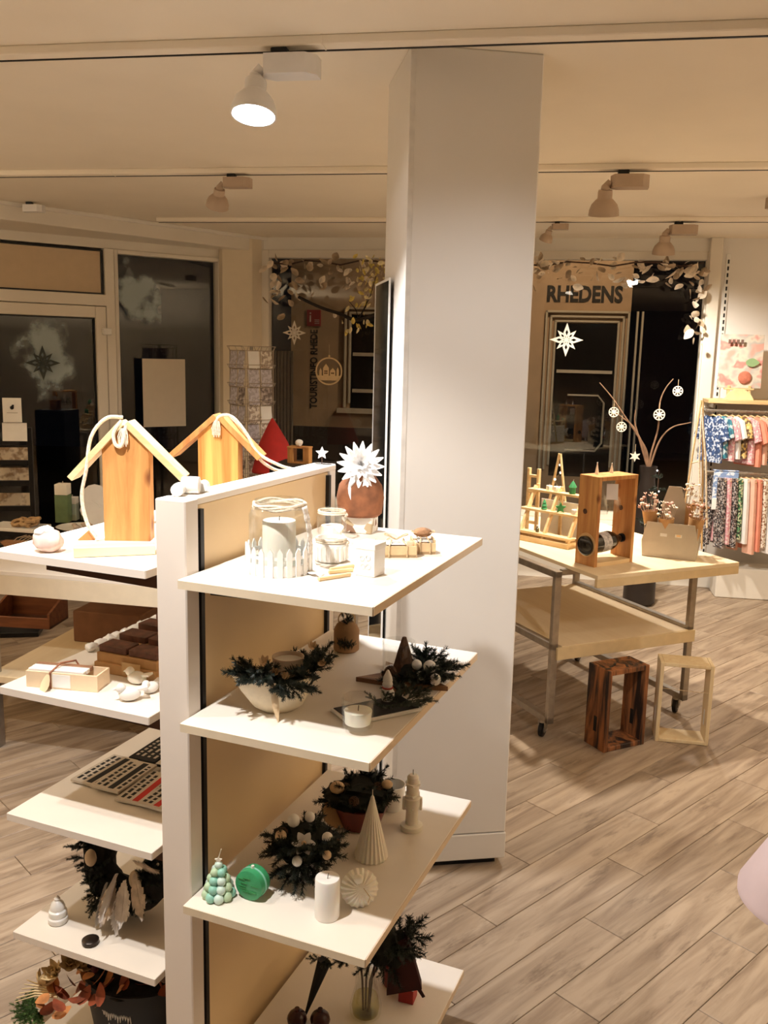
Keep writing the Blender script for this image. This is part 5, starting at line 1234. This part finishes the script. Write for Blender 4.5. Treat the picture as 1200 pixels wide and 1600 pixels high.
# ================================================================== POSTCARD RACK
q = Y(393, 600, 6.45); q.z = 0
t = thing('postcard_rack', 'revolving wire postcard rack in front of the corner pillar', 'card rack', q, R(40))
ztop = Y(395, 548, 6.45).z
B().cyl((0, 0, .02), (0, 0, ztop+.03), .012, n=12).obj('pole', steel, t); B().lathe([(.16, 0), (.16, .02), (.03, .04)], 24).obj('foot', steel, t)
hw = .105; rows = 9; zb = .55
wire_m = M('rack_wire', (.46, .38, .30), .4, .6, var=.1)
for s in range(4):
    m = RM('Z', 90*s); b = B()
    for x in (-hw, 0, hw): b.tube([m @ Vector((x, -hw-.01, zb)), m @ Vector((x, -hw-.01, ztop))], .003, 5)
    for r_ in range(rows+1):
        z = zb+(ztop-zb)*r_/rows; b.tube([m @ Vector((-hw, -hw-.03, z+.03)), m @ Vector((hw, -hw-.03, z+.03))], .0025, 5); b.tube([m @ Vector((-hw, -hw-.01, z)), m @ Vector((hw, -hw-.01, z))], .0025, 5)
        for x in (-hw, 0, hw): b.tube([m @ Vector((x, -hw-.01, z)), m @ Vector((x, -hw-.03, z+.03))], .002, 4)
    b.obj('wire_side', wire_m, t)
rm_ = TM(*q) @ RM('Z', 40)
cardm = [PRINT('card_print_%d' % i, c, 35, 'noise') for i, c in enumerate(([(.75, .7, .62), (.5, .42, .38), (.2, .16, .14)], [(.8, .76, .72), (.40, .36, .38), (.62, .58, .62)], [(.72, .62, .5), (.34, .26, .2), (.8, .74, .66)]))]
cme = []
for m_ in cardm+[white_cer]:
    me = B().box((0, 0, .06), (.088, .002, .118)).mesh('postcard', 0); me.materials.append(m_); cme.append(me)
rnd = random.Random(2)
for s in (0, 3):
    m = rm_ @ RM('Z', 90*s)
    for r_ in range(rows):
        for cx in (-.052, .052):
            z = zb+(ztop-zb)*r_/rows+.006
            p = m @ Vector((cx, -hw-.020, z)); o = link('postcard', rnd.choice(cme[:3]) if rnd.random() < .9 else cme[3], None, p, (R(-8), 0, R(40+90*s)))
            tag(o, 'postcard on the %s face of the wire rack, row %s from the top, %s column' % ({0: 'right', 3: 'left'}[s], ['nine', 'eight', 'seven', 'six', 'five', 'four', 'three', 'two', 'one'][r_], 'left' if cx < 0 else 'right'), 'postcard', 'postcards in the wire rack')
# red cone-shaped felt behind the rack, wooden lantern house
q = Y(440, 700, 6.2); q.z = .48
t = thing('red_felt_gnome', 'tall red felt cone hat behind the postcard rack', 'ornament', Vector((q.x, 6.2, .0)))
zt_ = Y(424, 655, 6.2).z
B().lathe([(.14, .0), (.14, .02), (.12, .03)], 24).cyl((0, 0, .02), (0, 0, zt_-.36), .03, n=14).obj('stand', black_m, t)
B().lathe([(.155, zt_-.36), (.16, zt_-.35), (.10, zt_-.16), (.03, zt_-.03), (.004, zt_+.01)], 24).obj('felt_cone', M('red_felt2', (.42, .02, .015), .9, var=.1), t, (.0, 0, 0), (0, R(-3), 0))
q = Y(467, 725, 4.9); zz = q.z
pd = B().box((0, 0, zz/2), (.30, .30, zz), bev=.004).obj('black_plinth', black_m, None, Vector((q.x+.02, 4.95, 0)), (0, 0, R(-10)))
tag(pd, 'black display plinth under the small wooden lantern houses', 'plinth')
t = thing('wooden_lantern', 'small pine lantern box with white ball, beyond the shelf panel', 'lantern', Vector((q.x, 4.95, zz)), R(-14))
for x in (-.045, .045): B().box((x, 0, .045), (.035, .06, .09), bev=.002).obj('side_block', pine_wood, t)
B().box((0, 0, .004), (.10, .06, .008)).obj('base', pine_wood, t); B().box((0, 0, .088), (.125, .07, .008)).obj('roof', pine_wood, t)
crumple(4, 2, .022, (1, 1, .9), .3).obj('cotton_ball', white_cer, t, (-.005, 0, .112))
# ribbed screen standing outside the glass
q = PL(440, 600, BP+Vector((0, .5, 0)), BA)
t = thing('ribbed_screen', 'tall dark ribbed screen outside the middle window', 'screen', Vector((q.x, q.y, 0)), R(BA))
for i in range(7): B().cyl((-.09+.03*i, 0, .02), (-.09+.03*i, 0, PL(440, 548, BP+Vector((0, .5, 0)), BA).z), .0125, n=10).obj('rib', M('rib_grey', (.16, .12, .09), .5, .3), t)
B().box((0, 0, .01), (.24, .08, .02)).obj('base', black_m, t)
# ================================================================== WINDOW DECORATIONS
def star8(px, py, frame, rpx, lab, mat, plane, ring=True):
    if plane == 'b': p = PL(px, py, BP-Vector((.0, .03, 0)), BA); a = BA
    else: p = PL(px, py, LP-Vector((0, .03, 0)), LA); a = LA
    kk = K(p); t = thing('hanging_paper_star', lab, 'paper star', p, R(a), 'paper stars on the glass')
    for i in range(8):
        L = rpx*kk*(1.0 if i % 2 == 0 else .78); w_ = L*.20
        o_ = [(0, L*.10), (w_, L*.42), (0, L), (-w_, L*.42)]; i_ = [(0, L*.26), (w_*.42, L*.44), (0, L*.60), (-w_*.42, L*.44)]
        B().ringprism(o_, i_, .004, RM('X', 90) @ RM('Z', 45*i)).obj('star_point', mat, t, smooth=0)
    B().lathe([(rpx*kk*.14, 0), (rpx*kk*.14, .004)], 12, M=RM('X', 90)).obj('centre', mat, t)
    return t
star_w = M('star_paper', (.80, .72, .60), .8, var=.04); star_d = M('star_dark', (.035, .045, .04), .7, var=.2)
star8(67, 567, None, 27, 'dark eight-pointed paper star on the frosted door glass', star_d, 'l')
star8(885, 531, None, 26, 'pale eight-pointed paper star hanging in the right window', star_w, 'b')
star8(460, 520, None, 19, 'pale eight-pointed paper star hanging in the middle window', star_w, 'b')
# round wooden town ornament
p = PL(514, 580, BP-Vector((0, .05, 0)), BA); kk = K(p)
t = thing('hanging_town_ring', 'round wooden ornament with little town silhouette in the middle window', 'ornament', p, R(BA))
orn = M('ornament_wood', (.72, .52, .28), .6, var=.06)
rr = 21.5*kk; circ = lambda r_: [(r_*math.cos(R(a)), r_*math.sin(R(a))) for a in range(0, 360, 9)]
B().ringprism(circ(rr), circ(rr*.90), .006, RM('X', 90)).obj('ring', orn, t)
B().prism([(-rr*.86, -rr*.32), (-rr*.62, -rr*.66), (rr*.62, -rr*.66), (rr*.86, -rr*.32)], .005, RM('X', 90)).obj('ground', orn, t)
for x, w_, h_ in ((-.62, .18, .55), (-.22, .42, .86), (.28, .38, .55), (.66, .16, .62)):
    B().prism([(rr*(x-w_/2), -rr*.33), (rr*(x+w_/2), -rr*.33), (rr*(x+w_/2), rr*(-.33+h_*.65)), (rr*x, rr*(-.33+h_)), (rr*(x-w_/2), rr*(-.33+h_*.65))], .005, RM('X', 90)).obj('house', orn, t)
for x, z in ((-.28, 0), (-.15, 0), (-.28, -.15), (-.15, -.15), (.22, -.14), (.34, -.14)): B().box((rr*x, -.0056, rr*z), (rr*.09, .001, rr*.1)).obj('tiny_window', dark_wood, t)
B().tube([(0, 0, rr), (0, 0, rr+.10)], .0015, 4).obj('thread', twine, t); B().ball((0, 0, rr+.008), .009).obj('knob', orn, t)
# blank poster on the narrow window
p = PL(257, 614, LP-Vector((0, .05, 0)), LA); a0, a1 = PL(224, 614, LP, LA), PL(290, 614, LP, LA); hh_ = PL(257, 561, LP, LA).z-PL(257, 666, LP, LA).z
o = B().box((0, 0, 0), ((a1-a0).length, .003, hh_)).obj('poster_on_window', M('poster_paper', (.66, .58, .46), .8, var=.02), None, p, (0, 0, R(LA))); tag(o, 'blank cream poster hung on the narrow window beside the door', 'poster')
# branch with yellow leaves in the middle window
p = PL(530, 480, BP-Vector((0, .30, 0)), BA); t = thing('hanging_branch', 'dark bent branch with yellow leaves hanging in the middle window', 'branch', p, R(BA))
def bl(px, py): q = PL(px, py, BP-Vector((0, .30, 0)), BA); return ((q-p).x/math.cos(R(BA)), 0, q.z-p.z)
B().tube(CR([bl(466, 464), bl(500, 480), bl(530, 490), bl(556, 500), bl(580, 494), bl(600, 487)]), .011, 7, r1=.016).obj('branch', M('black_bark', (.02, .014, .01), .9, var=.4, bump=.6), t)
for q_ in ((545, 470), (575, 460), (588, 430)): B().tube([bl(560, 499), bl((560+q_[0])/2+4, (499+q_[1])/2), bl(*q_)], .005, 5, r1=.002).obj('twig', MATS['black_bark'], t)
yl = M('yellow_leaf', (.62, .48, .12), .7, var=.4, scale=20); ylp = M('pale_yellow_leaf', (.75, .64, .36), .7, var=.3, scale=20)
leaf_b = B(); petal_b(leaf_b, .055, .034, Matrix.Identity(4), .25); leaf_me = leaf_b.mesh('leaf', 0); leaf_me.materials.append(yl)
leaf_b = B(); petal_b(leaf_b, .055, .034, Matrix.Identity(4), .25); leaf_me2 = leaf_b.mesh('leaf', 0); leaf_me2.materials.append(ylp)
rnd = random.Random(12)
for i in range(90):
    f = rnd.random()
    if f < .6: px, py = rnd.gauss(583, 16), rnd.gauss(425, 16)
    elif f < .85: px, py = rnd.gauss(565, 14), rnd.gauss(478, 14)
    else: px, py = rnd.gauss(565, 10), rnd.gauss(512, 6)
    q_ = bl(min(px, 615), max(py, 404)); link('leaf', leaf_me if rnd.random() < .5 else leaf_me2, t, (q_[0], rnd.uniform(-.05, .05), q_[2]), (rnd.uniform(0, 6.28), rnd.uniform(0, 6.28), rnd.uniform(0, 6.28)), (rnd.uniform(.6, 1.0),)*3)
# pale leaf garlands outside, at the window heads
def garland(x0, x1, y0, y1, n, lab, tail=None):
    pm = PL((x0+x1)/2, y0+10, BP-Vector((0, .14, 0)), BA); t = thing('hanging_leaf_garland', lab, 'garland', pm, R(BA))
    def loc(px, py): q = PL(px, py, BP-Vector((0, .14, 0)), BA); return ((q-pm).x/math.cos(R(BA)), 0, q.z-pm.z)
    gm = [M('garland_leaf_pale', (.75, .64, .50), .8, var=.3, scale=15), M('garland_leaf_dim', (.40, .30, .20), .8, var=.4, scale=15)]
    mes = []
    for m_ in gm:
        b = B(); petal_b(b, .085, .060, Matrix.Identity(4), .3); me = b.mesh('leaf', 0); me.materials.append(m_); mes.append(me)
    B().tube([loc(x0+(x1-x0)*i/8, y0+6+4*math.sin(i*2)) for i in range(9)], .006, 5).obj('vine', twig_m, t)
    for i in range(n):
        if tail and i % 4 == 0: px, py = rnd.gauss(tail[0], 10), rnd.uniform(y0, tail[1])
        else: px, py = rnd.uniform(x0, x1), y0+abs(rnd.gauss(0, .5))*(y1-y0)
        q_ = loc(px, py); link('leaf', mes[0] if rnd.random() < .5 else mes[1], t, (q_[0], rnd.uniform(-.05, .05), q_[2]), (rnd.uniform(0, 6.28), rnd.uniform(-1, 1), rnd.uniform(0, 6.28)), (rnd.uniform(.55, 1.0),)*3)
garland(424, 640, 404, 470, 90, 'pale leaf garland along the head of the middle window', (430, 500))
garland(815, 1100, 406, 450, 120, 'pale leaf garland along the head of the right window', (1088, 540))
# branches with wooden snowflakes in a vase by the right window
base = Vector((Y(1014, 720, 6.15).x, 6.15, 0)); t = thing('branch_vase', 'tall dark vase of bare branches before the right window', 'vase', base)
zv = Y(1014, 728, 6.15).z
B().lathe([(.09, 0), (.11, .02), (.10, zv*.6), (.05, zv*.9), (.06, zv), (.05, zv), (.04, zv*.9)], 22).obj('vase_body', M('dark_vase', (.02, .014, .012), .4), t)
def vl(px, py, d=6.15): return Y(px, py, d)-base
br_m = M('brown_branch', (.20, .11, .06), .8, var=.3)
for pts in (((1013, 735), (1010, 705), (996, 680), (976, 650), (957, 622), (937, 598)), ((1014, 735), (1017, 710), (1028, 670), (1031, 630), (1040, 607), (1052, 592)), ((1012, 735), (1006, 700), (990, 668), (972, 652), (955, 640)), ((1013, 735), (1000, 690), (992, 660), (993, 640)), ((1014, 735), (1030, 690), (1050, 668), (1080, 660))):
    B().tube(CR([vl(*q_) for q_ in pts]), .008, 6, r1=.003).obj('branch', br_m, t)
flake_m = M('snowflake_wood', (.80, .70, .56), .7, var=.05)
def flake(px, py, r, lab, star=False):
    p = Y(px, py, 6.12); kk = K(p); t = thing('hanging_snowflake', lab, 'ornament', p, R(BA), 'wooden snowflakes on the branches')
    if star:
        B().prism(star_poly(6, r*kk, r*.42*kk), .005, RM('X', 90)).obj('star', flake_m, t)
    else:
        B().lathe([(r*kk*.35, 0), (r*kk*.35, .005)], 10, M=RM('X', 90)).obj('centre', flake_m, t)
        for i in range(8): B().box((0, 0, r*kk*.62), (r*kk*.22, .005, r*kk*.7), M=RM('Y', 45*i)).obj('arm', flake_m, t)
        B().ringprism(circ(r*kk*.98), circ(r*kk*.82), .004, RM('X', 90)).obj('rim', flake_m, t)
    B().tube([(0, 0, r*kk), (0, 0, r*kk+10*kk)], .0015, 4).obj('thread', twine, t)
for a in ((959, 644, 8, 'wooden snowflake highest on the left branch'), (971, 667, 8, 'wooden snowflake lower on the left branch'), (1030, 648, 9, 'wooden snowflake on the right branch, lower of two'), (1059, 611, 8, 'wooden snowflake at the top of the right branch')): flake(*a)
flake(992, 713, 9, 'six-pointed wooden star hanging lowest among the branches', True)
# ================================================================== RACK, SIGNS BY THE DOOR
q = Y(22, 760, 5.2); t = thing('newspaper_rack', 'black slatted newspaper rack before the glass door', 'rack', Vector((q.x, 5.2, 0)), R(10))
zt_ = Y(22, 668, 5.2).z
for x in (-.13, .10): B().box((x, 0, zt_/2), (.025, .03, zt_), bev=.002).obj('post', black_m, t)
for z in (.30, .45, .60, .75, .90, 1.02):
    B().box((-.015, 0, z), (.22, .025, .03), bev=.002).obj('slat', black_m, t)
    if z > .6: B().box((-.02, -.02, z+.045), (.18, .004, .075)).obj('leaflet', PRINT('leaflet_print', [(.55, .40, .24), (.3, .2, .12), (.7, .6, .45)], 20, 'noise'), t, rot=(R(-8), 0, 0))
B().box((-.015, 0, .015), (.28, .26, .03), bev=.003).obj('foot', black_m, t)
o = B().box((0, 0, .0), (36*K(q), .004, 28*K(q)), bev=.0008).obj('blank_card_sign', white_cer, None, Y(23, 675, 5.17), (R(-4), 0, R(10))); tag(o, 'blank white card hung at the top of the newspaper rack', 'sign')
pp = Y(20, 661, 5.165); t = thing('notice_sign', 'white upright notice with small black emblem above the rack', 'sign', pp, R(10))
kk = K(pp); B().box((0, 0, 20*kk), (28*kk, .004, 38*kk), bev=.0008).obj('card', white_cer, t)
B().lathe([(3*kk, 0), (3*kk, .001)], 12, M=TM(0, -.003, 24*kk) @ RM('X', 90)).box((1.5*kk, -.0025, 27*kk), (3*kk, .001, 3*kk)).obj('emblem', black_m, t)
B().box((0, -.0025, 16*kk), (16*kk, .001, 1.0*kk)).obj('small_print', M('grey_ink', (.45, .42, .38), .8), t)
# ================================================================== RIGHT WALL: shelf, poster, clothes
def rwl(px, py, off): # point on plane 'off' metres in front of the right wall
    n_ = Vector((math.sin(R(BA)), -math.cos(R(BA)), 0)); return PL(px, py, BP+n_*off, BA)
u0 = Vector((math.cos(R(BA)), math.sin(R(BA)), 0))
s0 = rwl(1112, 624, .30)
t = thing('wall_shelf_board', 'pale wall shelf above the clothes rails', 'shelf', s0, R(BA))
B().box((.42, .15, -.014), (.88, .30, .026), bev=.002).obj('board', spruce, t)
for x in (.03, .80): B().box((x, .17, -.045), (.018, .26, .035), bev=.002).obj('bracket', steel, t)
ep = Vector(s0)+u0*.16; q = rwl(1153, 622, .22)
t = thing('small_easel', 'small pale wooden easel carrying the floral picture', 'easel', Vector((q.x, q.y, s0.z)), R(BA))
for x in (-.07, .07): B().box((x, 0, .05), (.018, .03, .10), bev=.002).obj('leg', spruce, t)
B().prism([(-.10, 0), (.10, 0), (.07, .05), (.03, .075), (-.03, .075), (-.07, .05)], .02, TM(0, -.02, 0) @ RM('X', 90)).obj('front_board', M('yellow_board', (.80, .66, .36), .6), t); B().box((0, .0, .075), (.20, .035, .012), bev=.002).obj('ledge', spruce, t)
pz = s0.z+.082; top_z = rwl(1150, 522, .22).z; wp_ = 64*K(q); 
o = thing('floral_picture', 'pastel floral picture with leaf and rose on the easel', 'picture', Vector((q.x, q.y, pz)), R(BA))
B().box((0, .0, (top_z-pz)/2), (wp_, .012, top_z-pz), bev=.001, M=RM('X', -4)).obj('canvas', PRINT('pastel_floral', [(.55, .36, .28), (.60, .22, .20), (.66, .56, .46), (.45, .44, .40), (.62, .34, .28)], 9, 'noise'), o)
hp = top_z-pz
B().ball((.03, -.012, hp*.20), .045, (1, .15, 1)).obj('rose', M('rose_print', (.50, .16, .10), .8, var=.3, scale=30), o); b = B(); petal_b(b, .09, .06, RM('X', 90), 0); b.obj('leaf_print', M('leaf_print', (.25, .38, .18), .8), o, (.03, -.010, hp*.48))
b = B()
for i in range(4): b.box((-.09+.028*i, -.012, hp*.86), (.018, .003, .030))
b.obj('lettering_print', M('print_brown', (.14, .08, .06), .8), o)
def rail(zpx, off, lab):
    a = rwl(1108, zpx, off); t = thing('clothes_rail', lab, 'clothes rail', a, R(BA))
    B().cyl((-.02, 0, 0), (.85, 0, 0), .011, n=12).obj('bar', steel, t)
    for x in (.0, .80): B().box((x, off/2, 0), (.018, off, .018)).obj('arm', steel, t)
    return a
ra = rail(641, .26, 'upper steel clothes rail under the wall shelf'); rb_ = rail(737, .30, 'lower steel clothes rail')
pats = [PRINT('cloth_navy_floral', [(.03, .06, .16), (.55, .62, .75), (.05, .10, .25)], 80), PRINT('cloth_pink', [(.75, .40, .42), (.80, .62, .60), (.70, .30, .34)], 90), PRINT('cloth_mustard', [(.68, .46, .12), (.15, .09, .05), (.75, .58, .26)], 60),
        M('cloth_coral', (.80, .30, .20), .9, var=.1), M('cloth_peach', (.82, .48, .36), .9, var=.1), PRINT('cloth_cream_print', [(.82, .76, .66), (.35, .20, .12), (.80, .72, .62)], 95), M('cloth_white', (.82, .80, .78), .9, var=.04), PRINT('cloth_teal', [(.05, .25, .32), (.5, .62, .66), (.04, .14, .22)], 45),
        PRINT('cloth_black_white', [(.025, .025, .03), (.50, .46, .44), (.04, .03, .03), (.22, .16, .14)], 110), PRINT('cloth_green', [(.10, .28, .12), (.6, .62, .4), (.02, .03, .02)], 95), M('cloth_black', (.015, .015, .018), .9), M('cloth_sky', (.35, .52, .72), .9, var=.06)]
shirt = [(-.045, 0), (-.12, -.03), (-.165, -.16), (-.12, -.18), (-.10, -.12), (-.11, -.33), (.11, -.33), (.10, -.12), (.12, -.18), (.165, -.16), (.12, -.03), (.045, 0), (0, -.025)]
pants = [(-.085, 0), (-.10, -.20), (-.115, -.50), (-.03, -.50), (-.006, -.20), (.006, -.20), (.03, -.50), (.115, -.50), (.10, -.20), (.085, 0)]
def garment(kind, a, x, mat, lab, yaw, sc, grp):
    yaw = -56
    p = a+u0*x; t = thing(kind, lab, 'clothes', p, R(BA+yaw), grp)
    B().tube([(0, 0, .012), (.012, 0, .006), (.012, 0, -.008), (0, 0, -.018), (0, 0, -.03)], .0025, 5).obj('hook', steel, t)
    B().tube([(-.09*sc, 0, -.055), (0, 0, -.03), (.09*sc, 0, -.055)], .005, 6).obj('hanger', spruce, t)
    poly = shirt if kind == 'hanging_shirt' else pants
    b = B()
    for pts in ([(X*sc, Z_*sc) for X, Z_ in poly],):
        n_ = len(pts); cx = sum(q_[0] for q_ in pts)/n_; cz = sum(q_[1] for q_ in pts)/n_
        b.prism(pts, .022, TM(0, .011, -.035) @ RM('X', 90))
    me_o = b.obj('cloth', mat, t, smooth=50)
    return t
tops = [(0, 'navy floral shirt'), (7, 'teal printed shirt'), (1, 'pink printed shirt'), (6, 'white shirt'), (2, 'mustard patterned shirt'), (1, 'second pink shirt'), (3, 'coral shirt'), (4, 'peach shirt'), (5, 'cream printed shirt'), (6, 'white shirt'), (10, 'black shirt'), (11, 'sky blue shirt'), (0, 'navy shirt')]
for i, (m_, nm) in enumerate(tops): garment('hanging_shirt', ra, .030+.043*i, pats[m_], 'small %s, number %s from the left on the upper clothes rail' % (nm, ['one', 'two', 'three', 'four', 'five', 'six', 'seven', 'eight', 'nine', 'ten', 'eleven', 'twelve', 'thirteen'][i]), -52, (1.0, .9, .95, .9, .88, 1.0, 1.05, 1.0, .92, .9, .96, 1.0, .95)[i], 'shirts on the upper rail')
bots = [(8, 'black and white trousers'), (1, 'pink trousers'), (8, 'dotted black trousers'), (9, 'green printed trousers'), (6, 'white trousers'), (4, 'peach trousers'), (3, 'coral trousers'), (5, 'cream printed trousers'), (6, 'white printed trousers'), (8, 'monochrome printed trousers'), (5, 'beige printed trousers'), (9, 'green trousers'), (10, 'black trousers'), (1, 'rose trousers')]
for i, (m_, nm) in enumerate(bots): garment('hanging_trousers', rb_, .055+.040*i, pats[m_], 'small %s, number %s from the left on the lower clothes rail' % (nm, ['one', 'two', 'three', 'four', 'five', 'six', 'seven', 'eight', 'nine', 'ten', 'eleven', 'twelve', 'thirteen', 'fourteen'][i]), -58, (1.0, .94, .98, .86, .92, 1.06, 1.02, .96, 1.04, .9, 1.05, .98, .9, 1.0)[i], 'trousers on the lower rail')
# folded blue scarf over the lower rail
p = rb_+u0*.115; t = thing('draped_scarf', 'blue dotted cloth with white hem draped over the lower rail', 'scarf', p, R(BA))
n_ = 8; b = B()
bl_m = PRINT('blue_dotted', [(.22, .32, .55), (.25, .36, .60), (.70, .76, .85)], 60)
b.box((0, -.020, -.10), (.17, .010, .21), bev=.004).box((0, .018, -.08), (.17, .010, .17), bev=.004).box((0, 0, .013), (.17, .045, .008), bev=.003); b.obj('cloth', bl_m, t)
B().box((0, -.027, -.225), (.168, .006, .085), bev=.002).obj('white_hem', pats[6], t)
# plinth below
o = B().box((.44, .12, .13), (.86, .22, .22), bev=.004).obj('low_plinth', white_paint, None, rwl(1094, 912, .28)*1.0, (0, 0, R(BA)))
o.location.z = 0; o.location = Vector((BP.x, BP.y, 0))+u0*.13-Vector((math.sin(R(-BA)), math.cos(R(-BA)), 0))*.30; tag(o, 'low white plinth at the foot of the clothes wall', 'plinth'); o.location.z = -.018
# ================================================================== OUTSIDE: neighbouring facade at night
EP = BP+Vector((.37, 2.17, 0))
def ex(px, py): p = PL(px, py, EP, BA); return ((p-EP).x/math.cos(R(BA)), p.z)
t = thing('neighbour_facade', 'beige plastered house front across the passage seen through the windows', 'building', EP, R(BA))
plaster = M('beige_plaster', (.42, .28, .17), .9, var=.10, scale=6, bump=.1)
xl, xr = ex(455, 500)[0], ex(985, 500)[0]
B().box(((xl+xr)/2, .15, 2.0), (xr-xl, .3, 4.2)).obj('wall', plaster, t)
B().box(((xl+xr)/2-.8, -.02, .45), (xr-xl-1.6, .06, .95)).obj('plinth_course', M('dark_plinth', (.03, .02, .015), .8), t)
white_f = M('facade_frame', (.50, .42, .32), .6, var=.05)
def fwin(px0, px1, py0, py1, steps, nm):
    x0, z1 = ex(px0, py0); x1, z0 = ex(px1, py1); w = link('facade_window', None, t)
    for i in range(steps):
        o_ = .045*i; th = .022
        for a in ((x0+o_, x0+o_+th, z0+o_, z1-o_), (x1-o_-th, x1-o_, z0+o_, z1-o_), (x0+o_, x1-o_, z1-o_-th, z1-o_)): B().box(((a[0]+a[1])/2, -.03+.012*i, (a[2]+a[3])/2), (a[1]-a[0], .04, a[3]-a[2]), bev=.003).obj('casing', white_f, w)
    o_ = .045*steps
    B().box(((x0+x1)/2, .0-.004, (z0+z1)/2-o_/2), (x1-x0-2*o_+.05, .008, z1-z0-o_+.03)).obj('pane', M('night_pane', (.006, .007, .008), .08, var=.2), w)
    return x0+o_, x1-o_, z0, z1-o_, w
a = fwin(853, 967, 485, 745, 3, 'r')
for z in (a[3]-.45,): B().box(((a[0]+a[1])/2, -.02, z), (a[1]-a[0], .03, .03)).obj('sash_bar', white_f, a[4])
B().tube([(a[0]+.12, -.03, a[2]+.25), (a[1]-.12, -.03, a[2]+.25), (a[1]-.06, -.03, a[2]+.33), (a[1]-.06, -.03, a[3]-.75), (a[1]-.12, -.03, a[3]-.68), (a[0]+.12, -.03, a[3]-.68)], .010, 5).obj('inner_moulding', white_f, a[4])
a = fwin(540, 640, 480, 640, 2, 'm')
for z in (a[3]-.38, a[3]-.75): B().box(((a[0]+a[1])/2, -.02, z), (a[1]-a[0], .03, .035)).obj('sash_bar', white_f, a[4])
B().box(((a[0]+a[1])/2, -.04, a[2]-.03), (a[1]-a[0]+.3, .12, .05), bev=.004).obj('sill', white_f, a[4])
for px in (996, 1004): x = ex(px, 500)[0]; B().box((x, .0, 1.3), (.018, .05, 1.7)).obj('corner_post', white_f, t)
# lettering
inkm = M('facade_ink', (.012, .010, .009), .8)
x, z = ex(926, 461)
text('lettering', 'RHEDENS', .21, inkm, t, TM(x-.08, -.004, z) @ RM('X', 90) @ Matrix.Diagonal((.80, 1, 1, 1)), .003, bold=.008)
x, z = ex(491, 577)
text('lettering', 'TOURISTINFO RHEDE', .105, inkm, t, TM(x, -.004, z) @ RM('X', 90) @ RM('Z', 90) @ Matrix.Diagonal((.79, 1, 1, 1)), .003, bold=.002)
x, z = ex(491, 497); kk = .0066
B().box((x, -.012, z), (22*kk, .02, 25*kk), bev=.002).obj('info_sign', M('info_red', (.30, .012, .015), .6, var=.03), t)
text('info_letter', 'i', .15, M('sign_white', (.75, .6, .55), .7), t, TM(x-.035, -.024, z+.005) @ RM('X', 90), .002)
b = B()
for i in range(3): b.box((x+.035, -.024, z-.02-.017*i), (.05, .002, .005))
b.obj('info_lines', MATS['sign_white'], t)['kind'] = 'stuff'
spot('facade_fill', EP+Vector((-1.1, -1.5, 3.6)), EP+Vector((-1.2, .0, 1.6)), 120, 120, .8, (1, .72, .45), .1)  # added light out of view that brightens the facade
# street ground outside
g_ = B().box((0, 11.6, -.06), (16, 8, .06)).obj('floor_outside', M('night_pavement', (.03, .027, .024), .8, var=.3), None); struct(g_)
